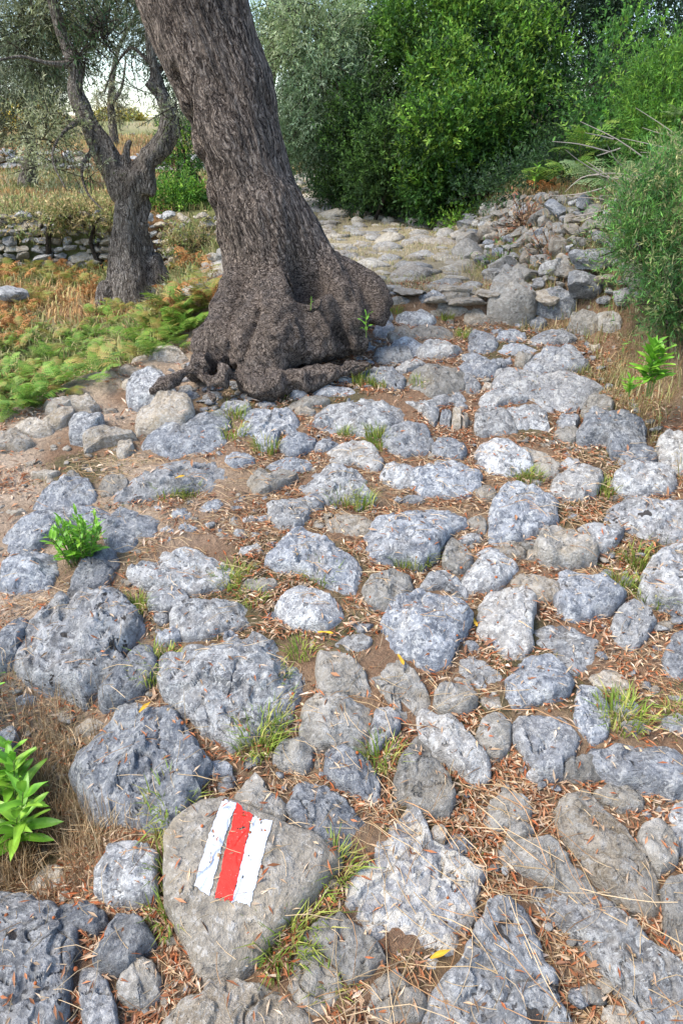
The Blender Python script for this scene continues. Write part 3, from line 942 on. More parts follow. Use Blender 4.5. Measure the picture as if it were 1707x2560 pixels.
# far part of the path, above the step
cnt = 0
placed = []
far_items = {'t': [], 'y': [], 'g': []}
for tr in range(14000):
    y = 3.98 + 8.5 * R1.random() ** 1.5
    xl, xr = np.interp(y, XL[:, 0], XL[:, 1]), np.interp(y, XR[:, 0], XR[:, 1])
    x = R1.uniform(max(xl - .1, xr - 3.5), xr + .05)
    s = R1.uniform(.06, .15) * (1 + (y - 4) * .07)
    if any(abs(x - a) < (s + c_) * .85 and abs(y - b_) < (s + c_) * .5 for a, b_, c_ in placed): continue
    placed.append((x, y, s))
    if cnt < 26 and y < 5.2:
        rock_at('paving_stone', (x, y, float(terr(x, y)) - s * .04), s, 'tytgyy'[R1.integers(6)], GROUND, R1, .5, R1.uniform(-.3, .3), .07)
        cnt += 1
    elif len(placed) < 620:
        far_items['tygyg'[R1.integers(5)]].append((np.array([x, y, float(terr(x, y)) - s * .06]), np.array([s * R1.uniform(.9, 1.5), s * .8, s * .62 * R1.uniform(.6, 1.5)]), (R1.uniform(-.08, .08), R1.uniform(-.08, .08), R1.uniform(-.4, .4))))
for kd, it in far_items.items():
    joined_rocks('far_paving_stones', it, kd, GROUND, 'pale slabs paving the far part of the path')

# step risers: flat slabs on edge of the step
for dx, dy, s in [(1070, 690, .14), (1000, 686, .1), (1130, 676, .1), (935, 668, .09), (1045, 664, .11)]:
    p = PD(dx, dy, .02)
    rock_at('step_stone', p, s * .9, 't', GROUND, R1, .4, R1.uniform(-.2, .2), .06)

# dry stone wall on the right bank
wall_r = empty('dry_stone_wall', PD(1180, 560), label='tumbled grey dry stone wall climbing the right bank below the dark shrubs', cat='wall')
placed = []
for tr in range(9000):
    dx = R1.uniform(1050, 1480); dy = R1.uniform(450, 690)
    top = np.interp(dx, [1050, 1130, 1200, 1300, 1480], [520, 468, 445, 430, 420])
    bot = np.interp(dx, [1050, 1090, 1130, 1250, 1330, 1480], [540, 590, 640, 690, 700, 700])
    if dy < top or dy > bot: continue
    p = P(dx * D, dy * D, .04)
    if p[1] > 11: continue
    s = R1.uniform(.045, .13) if tr < 1500 else R1.uniform(.03, .075)
    if any((p[0] - a[0]) ** 2 + (p[1] - a[1]) ** 2 * .7 + (p[2] - a[2]) ** 2 * 2.0 < ((s + c_) * .68) ** 2 for a, c_ in placed): continue
    placed.append((p, s))
    rock_at('stone', p, s, 'ggdgtw'[R1.integers(6)], wall_r, R1, .95)
    if len(placed) >= 290: break
print('right wall', len(placed))

def terrace_wall(x0, x1, y0, zlo, zhi, size, label, loc, kinds='wgtw', maxn=280, slope=.0):
    w = empty('terrace_wall', loc, label=label, cat='wall')
    k = 0
    z = zlo
    while z < zhi:
        x = x0 + R1.uniform(0, size)
        while x < x1:
            s = size * R1.uniform(.6, 1.35)
            if k < maxn and R1.random() < .97:
                rock_at('stone', (x, y0 - .14 + slope * (x - x0) + (z - zlo) * .22 + R1.uniform(-.03, .03), z + R1.uniform(-.02, .02)), s, kinds[R1.integers(len(kinds))], w, R1, .75, R1.uniform(-.3, .3))
                k += 1
            x += s * 1.5
        z += size * .95
    return w
terrace_wall(-4.6, -.3, 8.42, -1.22, -.70, .085, 'low pale dry stone terrace wall behind the smaller olive tree', (-2.5, 8.4, -1.2), 'wywty')
terrace_wall(-7.5, -4.3, 13.9, -.62, -.1, .11, 'pile-like pale terrace wall on the slope at far left', (-6, 13.9, -.6), 'wwt', 150)
terrace_wall(-3.6, -1.2, 13.9, -.55, -.2, .1, 'short pale terrace wall far behind, seen between the two olive trunks', (-2.4, 13.9, -.5), 'wwt', 120)
terrace_wall(-9, -1.5, 19.1, -.05, .14, .11, 'topmost weathered terrace wall below the bright hill crest', (-5, 19, 0), 'wwt', 150)
# white stones in the ferns behind the trunk
gi = 0
for dx, dy, s, lb in [(375, 690, .09, 'whitish stone among ferns just right of the smaller olive trunk'), (415, 690, .10, 'whitish stone second from the smaller olive trunk, in the fern row'), (452, 668, .14, 'largest white stone in the ferns, against the big leaning trunk'), (425, 655, .07, 'small white stone perched above the others in the fern row'), (388, 660, .08, 'pale stone at the back of the fern row'), (450, 700, .07, 'small pale stone below the largest white stone'), (20, 678, .16, 'pale blue stone at the far left edge among orange bracken')]:
    r_ = at_dist(dx, dy, 5.9 if dx > 100 else 6.4)
    o = rock_at('loose_stone', (r_[0], r_[1], float(terr(r_[0], r_[1])) + s * .3), s, 'w', None, R1, .85)
    o.location.z = r_[2]
    tag(o, lb, 'stone', 'white stones among the ferns')

# ------------------------------------------------------------------ tubes and trees
def tube_mesh(paths, sides=10):
    """paths: list of [(x,y,z,r),...] -> v,f"""
    V, F = [], []
    off = 0
    for pts in paths:
        p = np.array(pts, float)
        if len(p) < 2: continue
        a = np.gradient(p[:, :3], axis=0)
        a /= np.linalg.norm(a, axis=1)[:, None] + 1e-9
        ref = np.array([0, 0, 1.]) if abs(a[:, 2]).mean() < .8 else np.array([1., 0, 0])
        u = np.cross(a, ref); u /= np.linalg.norm(u, axis=1)[:, None] + 1e-9
        w = np.cross(a, u)
        t = np.arange(sides) / sides * 2 * np.pi
        ring = p[:, None, :3] + p[:, None, 3:4] * (np.cos(t)[None, :, None] * u[:, None] + np.sin(t)[None, :, None] * w[:, None])
        V.append(ring.reshape(-1, 3)); F.append(grid_faces(len(p), sides, True) + off)
        # caps (fan as degenerate quads avoided: closed by a tiny last ring)
        off += len(p) * sides
    return np.concatenate(V), np.concatenate(F)

def smooth_path(pts, n):
    p = np.array(pts, float)
    t = np.linspace(0, len(p) - 1, n)
    i = np.clip(np.floor(t).astype(int), 0, len(p) - 2)
    f = (t - i)[:, None]
    p0, p1, p2, p3 = p[np.clip(i - 1, 0, None)], p[i], p[i + 1], p[np.clip(i + 2, None, len(p) - 1)]
    return .5 * (2 * p1 + (p2 - p0) * f + (2 * p0 - 5 * p1 + 4 * p2 - p3) * f ** 2 + (3 * p1 - p0 - 3 * p2 + p3) * f ** 3)

def blob_mesh(name, paths, voxel, sides=28, disp=None, mat=None, parent=None, smooth_it=3):
    """fuse tapered tubes into one skin, then carve it"""
    closed = []
    for p in paths:
        p = smooth_path(p, max(8, len(p) * 4))
        a, b = p[0].copy(), p[-1].copy()
        e0 = p[0] + (p[0] - p[1]) * .15; e0[3] = .002
        e1 = p[-1] + (p[-1] - p[-2]) * .15; e1[3] = .002
        closed.append(np.concatenate([[e0], p, [e1]]))
    V, F = tube_mesh(closed, sides)
    # end caps
    me = mesh(name, V, F)
    import bmesh
    bm = bmesh.new(); bm.from_mesh(me)
    bmesh.ops.holes_fill(bm, edges=[e for e in bm.edges if e.is_boundary], sides=0)
    bmesh.ops.recalc_face_normals(bm, faces=bm.faces)
    bm.to_mesh(me); bm.free()
    o = bpy.data.objects.new(name, me)
    COL.objects.link(o)
    md = o.modifiers.new('r', 'REMESH'); md.mode = 'VOXEL'; md.voxel_size = voxel; md.use_smooth_shade = True
    sm = o.modifiers.new('s', 'SMOOTH'); sm.iterations = smooth_it; sm.factor = .5
    dg = bpy.context.evaluated_depsgraph_get(); dg.update()
    me2 = bpy.data.meshes.new_from_object(o.evaluated_get(dg))
    me2.name = name
    o.modifiers.clear()
    o.data = me2
    n = len(me2.vertices)
    co = np.empty(n * 3, np.float32); me2.vertices.foreach_get('co', co); co = co.reshape(-1, 3).astype(float)
    no = np.empty(n * 3, np.float32); me2.vertex_normals.foreach_get('vector', no); no = no.reshape(-1, 3)
    if disp is not None:
        co = co + no * disp(co)[:, None]
        me2.vertices.foreach_set('co', co.astype(np.float32).ravel())
        me2.update()
    me2.polygons.foreach_set('use_smooth', np.ones(len(me2.polygons), bool))
    me2.materials.clear()
    if mat: me2.materials.append(mat)
    if parent:
        me2.transform(Matrix.Translation(-parent.location))
        o.parent = parent
    return o

def edge_path(rows, Y0, dY=0.0, f=None):
    """rows: (dy, left dx, right dx) in overview pixels -> centre points and radii at distance Y0 + dY*i"""
    out = []
    for i, (dy, l, r) in enumerate(rows):
        Y = Y0 + dY * i
        c = at_dist((l + r) / 2, dy, Y)
        # radius from angular width at that slant distance
        dep = c[1] * _cp - c[2] * _sp
        out.append((c[0], c[1], c[2], (r - l) / 2 * D / FPX * dep * .985))
    return out

YT = 3.55
main_rows = [(-420, 190, 470), (-250, 240, 510), (-100, 285, 550), (0, 318, 582), (100, 357, 603), (200, 396, 630), (300, 430, 648), (400, 458, 676), (460, 466, 704),
             (520, 482, 735), (580, 500, 762), (640, 512, 778), (700, 505, 770), (750, 490, 775), (800, 470, 790), (850, 460, 790)]
olive_big = empty('olive_tree', PD(640, 850), label='huge old olive tree leaning over the path, its thick dark trunk flared at the root', cat='tree')
tp = edge_path(main_rows, YT)
def dp(dx, dy, Y, w):
    c = at_dist(dx, dy, Y); dep = c[1] * _cp - c[2] * _sp
    return (c[0], c[1], c[2], w / 2 * D / FPX * dep)
paths = [tp,
         [dp(640, 400, 3.6, 60), dp(678, 480, 3.55, 74), dp(705, 550, 3.5, 84), dp(745, 620, 3.45, 90), dp(785, 690, 3.4, 104), dp(795, 750, 3.35, 100), dp(812, 810, 3.3, 64)],
         [dp(690, 500, 3.6, 40), dp(725, 560, 3.55, 56), dp(770, 612, 3.5, 66), dp(828, 655, 3.47, 84), dp(860, 695, 3.45, 80), dp(852, 740, 3.4, 56)],
         [dp(560, 600, 3.45, 100), dp(540, 700, 3.35, 110), dp(500, 780, 3.25, 120), dp(465, 840, 3.2, 70), dp(440, 870, 3.1, 30)],
         [dp(640, 640, 3.35, 130), dp(630, 740, 3.25, 190), dp(610, 800, 3.2, 170), dp(590, 860, 3.12, 120)],
         [dp(700, 700, 3.3, 130), dp(720, 760, 3.25, 130), dp(740, 820, 3.22, 90)],
         [dp(560, 850, 3.12, 60), dp(590, 886, 3.03, 84), dp(660, 880, 3.04, 52), dp(750, 858, 3.1, 40), dp(850, 836, 3.2, 30)],
         [dp(455, 830, 3.12, 36), dp(472, 870, 3.04, 22), dp(480, 900, 2.95, 12), dp(496, 922, 2.88, 7)],
         [dp(480, 830, 3.1, 50), dp(430, 850, 3.07, 22), dp(395, 876, 3.0, 13), dp(350, 900, 2.94, 8)],
         [dp(520, 850, 3.05, 50), dp(500, 880, 2.98, 32), dp(470, 850, 3.02, 22)]]
AX = Vector(tp[9][:3]) - Vector(tp[3][:3])
AX = -AX.normalized()
def bark_disp(scale, axis, amp=1.0):
    q = np.array(Vector(axis).rotation_difference(Vector((0, 0, 1))).to_matrix())
    def f(co):
        l = co @ q.T
        w = np.stack([l[:, 0] + .05 * vnoise(l * 5, 3), l[:, 1] + .05 * vnoise(l * 5, 4), l[:, 2] * .16], -1)
        rd = 1 - np.abs(vnoise(w * 24 * scale, 5))
        rd2 = vnoise(w * 60 * scale, 6)
        low = vnoise(co * 4.2 * scale, 7)
        mid = vnoise(np.stack([l[:, 0] * 11, l[:, 1] * 11, l[:, 2] * 3.5], -1) * scale, 8)
        lump = 1 - np.abs(vnoise(co * 9 * scale, 9))
        foot = sstep(-.4, -.8, co[:, 2])
        # clefts carved where the old trunk has split
        pz = co @ np.array([[1, 0, 0], [0, _sp, _cp], [0, _cp, -_sp]]).T
        dx = (853.5 + pz[:, 0] / pz[:, 2] * FPX) / D; dy = (1280 - pz[:, 1] / pz[:, 2] * FPX) / D
        front = sstep(3.62, 3.52, co[:, 1])
        cl = np.interp(dy, [120, 200, 300, 400, 470, 540, 600], [388, 412, 440, 466, 480, 492, 512]) + 5 * np.sin(dy * .06)
        g = np.exp(-((dx - cl) / 9) ** 2) * sstep(130, 200, dy) * sstep(620, 520, dy) * .045
        g = g + np.exp(-((dx - (700 + (dy - 650) * .25)) / 26) ** 2 - ((dy - 650) / 60) ** 2) * .07
        g = g + np.exp(-((dx - np.interp(dy, [560, 700, 800, 860], [560, 585, 560, 545])) / 11) ** 2) * sstep(640, 700, dy) * sstep(870, 820, dy) * .035
        g = g + np.exp(-((dx - np.interp(dy, [640, 700, 800], [720, 745, 800])) / 12) ** 2) * sstep(680, 720, dy) * sstep(830, 800, dy) * .03
        nodule = vnoise(co * 17, 11)
        return amp * (.010 * rd + .005 * rd2 + .022 * low + .015 * mid + foot * (.016 * (lump - .65) + .008 * nodule + .009 * vnoise(co * 36, 10) + .02 * (1 - 2 * np.abs(vnoise(np.stack([l[:, 0] * 9, l[:, 1] * 9, l[:, 2] * 2.2], -1), 13))))) - .016 * amp - g * front
    return f
BARK1 = bark_mat('olive bark', (.03, .021, .017), (.185, .145, .12), (.41, .335, .28), AX, 24)
BARK2 = bark_mat('grey olive bark', (.045, .036, .03), (.24, .205, .175), (.42, .375, .33), (0.1, 0, 1), 20, -9)
blob_mesh('trunk', paths, .0095, 40, bark_disp(1, AX), BARK1, olive_big)

# smaller olive
Y2 = 6.6
rows2 = [(720, 228, 392), (690, 238, 390), (650, 246, 375), (600, 250, 358), (540, 253, 345), (480, 265, 342), (430, 270, 345), (395, 272, 350)]
olive_small = empty('olive_tree', (float(at_dist(310, 690, Y2)[0]), Y2, -1.25), label='smaller grey olive tree with a forked trunk standing in the bracken at left', cat='tree')
t2 = [(a, b_, c_, r_ * .9) for a, b_, c_, r_ in edge_path(rows2, Y2)]
paths2 = [t2,
          [dp(290, 440, Y2, 66), dp(262, 390, Y2, 52), dp(232, 330, Y2, 46), dp(200, 270, Y2, 40), dp(176, 215, Y2, 36), dp(172, 160, Y2, 34), dp(150, 100, Y2, 30), dp(128, 30, Y2, 27), dp(110, -60, Y2, 24), dp(100, -180, Y2, 18)],
          [dp(325, 440, Y2, 60), dp(330, 385, Y2, 54), dp(355, 350, Y2, 48), dp(384, 310, Y2, 44), dp(388, 255, Y2, 40), dp(368, 205, Y2, 33), dp(352, 140, Y2, 25), dp(345, 60, Y2, 20), dp(350, -60, Y2, 15)],
          [dp(304, 420, Y2, 40), dp(291, 380, Y2, 22), dp(290, 345, Y2, 17), dp(302, 322, Y2, 14)],
          [dp(260, 660, Y2 - .05, 60), dp(245, 700, Y2 - .1, 40), dp(235, 730, Y2 - .1, 25)],
          [dp(370, 205, Y2, 26), dp(352, 200, Y2 - .03, 22), dp(340, 188, Y2 - .05, 18)],
          [dp(345, 600, Y2 - .03, 40), dp(372, 640, Y2 - .05, 36), dp(392, 680, Y2, 22)]]
def d2(co):
    l = co
    w = np.stack([l[:, 0] + .1 * vnoise(l * 3, 3), l[:, 1], l[:, 2] * .16], -1)
    return .035 * (1 - 2 * np.abs(vnoise(w * 9, 5))) * sstep(0.3, -.4, co[:, 2]) + .012 * vnoise(w * 30, 6) + .012 * vnoise(co * 8, 7)
blob_mesh('trunk', paths2, .017, 20, d2, BARK2, olive_small)

# ------------------------------------------------------------------ foliage
def leaves_mesh(name, C, T, Nn, L, W, colr, mat, parent=None, bend=.0):
    """kites: centre base C, direction T, normal Nn"""
    n = len(C)
    T = T / (np.linalg.norm(T, axis=1)[:, None] + 1e-9)
    S = np.cross(T, Nn); S /= np.linalg.norm(S, axis=1)[:, None] + 1e-9
    U = np.cross(S, T)
    L = L[:, None]; W = W[:, None]
    a = C
    b = C + T * L * .45 + S * W * .5 + U * W * .12
    c = C + T * L - U * L * bend
    d = C + T * L * .45 - S * W * .5 + U * W * .12
    V = np.stack([a, b, c, d], 1).reshape(-1, 3)
    F = np.arange(n * 4).reshape(-1, 4)
    Fq = np.stack([F[:, [0, 1, 2]], F[:, [0, 2, 3]]], 1).reshape(-1, 3)
    if parent is not None: V = V - np.array(parent.location)
    me = mesh(name, V, Fq, False, np.repeat(colr, 4, 0))
    return link(name, me, mat, parent)

def unit(R_, n):
    v = R_.normal(size=(n, 3))
    return v / np.linalg.norm(v, axis=1)[:, None]

def pick_col(R_, n, cols, var=.18):
    cols = np.array(cols)
    c = cols[R_.integers(0, len(cols), n)]
    return np.clip(c * (1 + R_.normal(0, var, (n, 1))), .004, 1)

def crown_leaves(R_, blobs, nspray, per, L, W, cols, up=.35, spraylen=.16, shell=.45, tipcols=None):
    """blobs: (centre3, radii3, weight). sprays of leaves along short shoots"""
    wts = np.array([b[2] for b in blobs]); wts = wts / wts.sum()
    idx = R_.choice(len(blobs), nspray, p=wts)
    Cb = np.array([b[0] for b in blobs])[idx]; Rb = np.array([b[1] for b in blobs])[idx]
    d = unit(R_, nspray)
    rr = (shell + (1 - shell) * R_.random(nspray) ** .6)
    lump = 1 + .34 * vnoise(d * 2.6 + idx[:, None] * 3.1, 5) + .24 * vnoise(d * 6 + idx[:, None] * 3.1, 6)
    base = Cb + d * Rb * (rr * lump)[:, None]
    keep = (vnoise(base * 2.6, 9) > -.42) & (vnoise(base * 6.5, 15) > -.55)
    base, d, idx = base[keep], d[keep], idx[keep]
    rr = rr[keep]
    ns = len(base)
    sd_ = d * .8 + np.array([0, 0, up]) + R_.normal(0, .45, (ns, 3))
    sd_ /= np.linalg.norm(sd_, axis=1)[:, None]
    sl = spraylen * R_.uniform(.6, 1.5, ns)
    t = R_.random((ns, per))
    C = base[:, None] + sd_[:, None] * (t * sl[:, None])[..., None]
    T = sd_[:, None] * .75 + R_.normal(0, .6, (ns, per, 3))
    Nn = np.array([0, 0, 1.]) + R_.normal(0, .5, (ns, per, 3))
    scol = pick_col(R_, ns, cols, .22)
    bt = 1 + R_.normal(0, .22, (len(blobs), 1)).clip(-.4, .5) * np.array([1.3, 1, .8])
    scol = scol * bt[idx] * (1 + .3 * vnoise(base * 3.1, 14))[:, None]
    # some outer, upward-pointing sprays take the tip colours
    if tipcols is not None:
        tip = (R_.random(ns) < .55 * sstep(.6, 1.0, rr) * (sd_[:, 2] > .15))
        scol[tip] = pick_col(R_, int(tip.sum()), tipcols, .2)
    colr = scol[:, None] * (1 + R_.normal(0, .15, (ns, per, 1)))
    m = ns * per
    return C.reshape(-1, 3), T.reshape(-1, 3), Nn.reshape(-1, 3), L * R_.uniform(.6, 1.25, m), W * R_.uniform(.7, 1.2, m), np.clip(colr.reshape(-1, 3), .004, 1), base, sd_, sl

def px_blob(dx, dy, rx, ry, Y, wt=None, ryy=None):
    c = at_dist(dx, dy, Y); dep = c[1] * _cp - c[2] * _sp
    k = D / FPX * dep
    return (c, np.array([rx * k, (ryy or (rx + ry) / 2 * 1.0) * k, ry * k]), (rx * ry * 1.0) if wt is None else wt)

STEM = bark_mat('shrub stem bark', (.03, .024, .02), (.09, .07, .055), (.17, .14, .11), (0, 0, 1), 40, -9)
def shrub(name, label, cat, blobs, nspray, per, L, W, cols, seed, foot, mat=LEAF, tips=None, stems=5, group=None, **kw):
    R_ = np.random.default_rng(seed)
    root = empty(name, foot, label=label, cat=cat, group=group)
    if L <= .06 and L > .035: L, W, nspray = L * .78, W * .82, int(nspray * 1.45)
    C, T, Nn, l, w, c, base, sd_, sl = crown_leaves(R_, blobs, nspray, per, L, W, cols, tipcols=tips, **{'shell': .72, **kw})
    leaves_mesh('foliage', C, T, Nn, l, w, c, mat, root)
    fp = np.array(foot)
    ps = []
    for k in range(0 if blobs[0][1].max() < .25 or name in ('heather_shrub', 'bank_scrub', 'hanging_branch') else stems):
        b = blobs[R_.integers(len(blobs))]
        e = b[0] + unit(R_, 1)[0] * b[1] * .6
        mid = fp * .5 + e * .5 + R_.normal(0, .12, 3)
        r0 = R_.uniform(.02, .045)
        ps.append([(*(fp + R_.normal(0, .06, 3) * [1, 1, 0] - [0, 0, .1]), r0), (*mid, r0 * .7), (*e, r0 * .25)])
    for k in R_.choice(len(base), min(60, len(base)), replace=False):
        b = blobs[R_.integers(len(blobs))]
        q = base[k] - sd_[k] * sl[k] * .9
        ps.append([(*q, .0035), (*(base[k] + sd_[k] * sl[k] * .7), .0015)])
    ps = [smooth_path(p, 7) for p in ps]
    if not ps: return root
    V, F = tube_mesh(ps, 6)
    tag(link('branches', mesh('branches', V - fp, F), STEM, root), kind='stuff')
    return root

G_DARK = [(.035, .075, .028), (.048, .1, .034), (.06, .12, .04)]
G_BRIGHT = [(.07, .175, .03), (.1, .22, .035), (.05, .125, .028)]
G_TIP = [(.16, .34, .04), (.23, .38, .055)]
G_OAK = [(.035, .07, .038), (.055, .1, .05), (.03, .055, .03)]
G_OLIVE = [(.18, .22, .11), (.25, .29, .17), (.13, .16, .08), (.33, .36, .24)]

def gfoot(dx, Y):
    x = at_dist(dx, 400, Y)[0]
    return (float(x), Y, float(terr(x, Y)))

shrub('laurel_shrub', 'tall bright green leafy shrub in the middle of the thicket above the path bend', 'shrub',
      [px_blob(1110, 150, 90, 80, 7.2), px_blob(1020, 200, 80, 70, 7.1), px_blob(1090, 265, 90, 60, 6.7), px_blob(1010, 320, 75, 55, 6.5), px_blob(1180, 240, 70, 60, 7.0), px_blob(1160, 340, 60, 45, 6.8), px_blob(980, 90, 100, 80, 7.8), px_blob(985, 420, 45, 55, 6.6, 3600), px_blob(1110, 50, 100, 70, 7.6), px_blob(1065, 380, 60, 40, 6.6), px_blob(1230, 130, 60, 70, 7.3)],
      7600, 9, .055, .022, G_BRIGHT + [(.035, .085, .022)], 41, gfoot(1080, 7.2), tips=G_TIP)
shrub('mastic_shrub', 'dark green mastic shrub in the thicket, left of the bright shrub beside the path bend', 'shrub',
      [px_blob(870, 330, 100, 120, 8.2), px_blob(800, 400, 90, 80, 8.4), px_blob(900, 430, 90, 70, 7.8), px_blob(900, 200, 90, 110, 8.6)],
      5200, 9, .045, .016, G_DARK + [(.05, .1, .035)], 42, gfoot(870, 8.2), tips=[(.08, .16, .04)])
shrub('mastic_shrub', 'shrub with leaves darkened for the shaded hollow just above the right stone wall', 'shrub',
      [px_blob(1080, 400, 130, 80, 6.95), px_blob(1200, 400, 110, 80, 6.9), px_blob(1310, 390, 100, 90, 6.6), px_blob(1420, 330, 110, 100, 6.4), px_blob(1120, 440, 70, 55, 7.0), px_blob(1540, 330, 100, 110, 6.2), px_blob(960, 400, 90, 110, 7.5), px_blob(1120, 450, 60, 34, 6.2), px_blob(1210, 425, 70, 34, 5.7), px_blob(1300, 400, 70, 40, 5.4), px_blob(1400, 370, 60, 40, 5.0), px_blob(1060, 350, 160, 110, 7.8)],
      7600, 9, .045, .017, G_DARK + G_OAK, 141, gfoot(1250, 7.0), tips=[(.05, .11, .03)])  # dark leaf colours stand in for the shade of the hollow
shrub('laurel_shrub', 'mid green leafy shrub at the far path end, between silvery olive and bright shrub', 'shrub',
      [px_blob(850, 250, 70, 60, 7.4), px_blob(820, 330, 70, 50, 7.3), px_blob(880, 400, 80, 50, 7.0), px_blob(790, 430, 60, 36, 7.6), px_blob(910, 330, 60, 60, 6.9), px_blob(900, 140, 80, 80, 8.2), px_blob(870, 470, 60, 22, 7.2)],
      3300, 9, .05, .018, [(.05, .11, .03), (.07, .14, .035), (.04, .085, .03)], 241, gfoot(850, 7.6), tips=[(.12, .24, .05)])
shrub('holm_oak', 'dark grey-green holm oak filling the upper right of the thicket', 'tree',
      [px_blob(1270, 100, 160, 140, 8.2), px_blob(1230, 230, 110, 100, 7.8), px_blob(1440, 90, 150, 160, 8.4), px_blob(1390, 250, 130, 110, 8.2), px_blob(1560, 180, 120, 170, 8.0), px_blob(1300, -30, 220, 100, 8.6), px_blob(1540, 0, 160, 120, 8.3), px_blob(1150, 60, 150, 120, 8.8)],
      11500, 9, .045, .018, G_OAK, 43, gfoot(1350, 8.2), tips=[(.05, .12, .035), (.035, .07, .05)])
shrub('bramble_shrub', 'light green small-leaved sapling in front of the dark hollow above the right ferns', 'shrub',
      [px_blob(1370, 210, 70, 100, 5.6, 5), px_blob(1400, 320, 90, 70, 5.3, 6), px_blob(1440, 90, 60, 60, 5.9, 2)],
      620, 9, .045, .02, G_BRIGHT, 44, gfoot(1390, 5.5), tips=G_TIP, shell=.1)
shrub('heather_shrub', 'feathery bright green shrub at the upper right edge above the dry twigs', 'shrub',
      [px_blob(1530, 240, 75, 100, 4.6), px_blob(1560, 330, 90, 80, 4.4)],
      3600, 12, .03, .006, G_BRIGHT + [(.09, .22, .04)], 45, gfoot(1560, 4.6), tips=G_TIP, spraylen=.13)
shrub('heather_shrub', 'dense green needle-leaved bush hanging down over the soil bank at the right edge', 'shrub',
      [px_blob(1500, 470, 55, 50, 3.45), px_blob(1545, 560, 60, 60, 3.3), px_blob(1500, 620, 45, 40, 3.2), px_blob(1545, 700, 45, 50, 3.05), px_blob(1530, 740, 30, 26, 3.1), px_blob(1600, 520, 90, 180, 3.35, 7000), px_blob(1455, 560, 36, 34, 3.3, 1700),
       px_blob(1430, 640, 30, 26, 3.25, 900), px_blob(1470, 420, 45, 28, 3.6, 1500), px_blob(1545, 400, 50, 36, 3.6, 2200), px_blob(1450, 500, 30, 24, 3.45, 900)],
      4300, 12, .03, .005, [(.09, .21, .05), (.12, .25, .055), (.06, .15, .04), (.26, .26, .12)], 46, gfoot(1560, 3.3), tips=[(.14, .3, .06), (.24, .26, .11)], spraylen=.15, shell=.2, stems=1)
shrub('broom_shrub', 'light green rounded shrub top at the top centre-right, rising behind the bright shrub', 'shrub',
      [px_blob(1000, 0, 200, 90, 10.5), px_blob(1180, -20, 160, 90, 10.2), px_blob(880, 30, 110, 100, 11), px_blob(1350, -60, 220, 110, 10.5)],
      5200, 9, .06, .024, [(.09, .17, .04), (.13, .2, .05), (.06, .12, .035)], 47, gfoot(1020, 10.5), tips=[(.2, .28, .07)])
shrub('cypress_tree', 'dark narrow conifer seen between the olive foliage and the light shrub tops', 'tree',
      [px_blob(830, 20, 60, 110, 12.5), px_blob(800, 120, 60, 70, 12.5), px_blob(760, 250, 120, 90, 13)],
      3600, 9, .06, .02, [(.02, .045, .018), (.035, .06, .025)], 48, gfoot(830, 12.5))
shrub('round_shrub', 'round green shrub on the terrace between the two olive trunks', 'shrub',
      [px_blob(400, 475, 62, 58, 8.9), px_blob(445, 490, 50, 45, 9.0)],
      1500, 9, .05, .022, G_BRIGHT, 49, gfoot(405, 8.9), tips=G_TIP)
shrub('round_shrub', 'green shrub rising behind the big trunk near the first terrace, left of the trunk', 'shrub',
      [px_blob(420, 340, 45, 60, 11)], 700, 9, .05, .022, G_BRIGHT, 50, gfoot(420, 11), tips=G_TIP)
shrub('low_bush', 'dark low bush at the foot of the thicket right of the big trunk', 'shrub',
      [px_blob(720, 385, 70, 40, 9.5), px_blob(790, 450, 60, 30, 8.8)], 1800, 9, .045, .018, G_DARK + G_BRIGHT[:1], 51, gfoot(730, 9.5), tips=[(.1, .2, .05)])
shrub('low_bush', 'small bright weed clump at the near left end of the right stone wall', 'shrub',
      [px_blob(1070, 530, 34, 26, 6.3)], 220, 8, .04, .014, G_TIP, 52, gfoot(1070, 6.3), stems=2)
SUNNY = [(.42, .34, .06), (.5, .4, .08), (.25, .28, .07)]  # yellow foliage with the slope's warm sunlight mixed into its colour
for i, (dx, dy, rx, ry, Y, lb) in enumerate([(60, 268, 80, 26, 20, 'sunlit yellow bush on the sunny slope at far left'), (270, 276, 60, 16, 22, 'yellow bush on the hill crest seen between the forks of the smaller olive'),
                                             (60, 385, 70, 20, 15.5, 'yellow-green bush beside the far left terrace wall'), (160, 410, 60, 18, 14.5, 'ochre bush on the second terrace behind the smaller olive')]):
    shrub('yellow_bush', lb, 'shrub', [px_blob(dx, dy, rx, ry, Y)], 700, 7, .09, .04, SUNNY if i != 2 else [(.3, .32, .08), (.2, .26, .06)], 60 + i, gfoot(dx, Y), stems=3)
for i, (dx, dy, rx, ry, Y, cc, lb) in enumerate([(60, 470, 60, 16, 11.5, 0, 'low yellow-green bush on the slope above the low terrace wall, far left'), (150, 440, 60, 16, 12.6, 1, 'low ochre bush behind the hanging olive spray'), (215, 470, 40, 14, 11, 0, 'low green-yellow bush just left of the forked trunk, on the slope'),
                                             (400, 395, 50, 14, 15, 2, 'pale dry bush between the trunks, above the round green shrub'), (110, 345, 70, 16, 18, 1, 'golden bush on the upper terrace at left'), (20, 440, 40, 12, 12, 2, 'dry pale bush at the left edge below the pile-like wall')]):
    shrub('slope_bush', lb, 'shrub', [px_blob(dx, dy, rx, ry, Y)], 420, 7, .07, .026, [[(.3, .36, .1), (.22, .3, .08)], [(.48, .38, .12), (.4, .28, .1)], [(.5, .44, .26), (.38, .36, .18)]][cc], 190 + i, gfoot(dx, Y), stems=2)
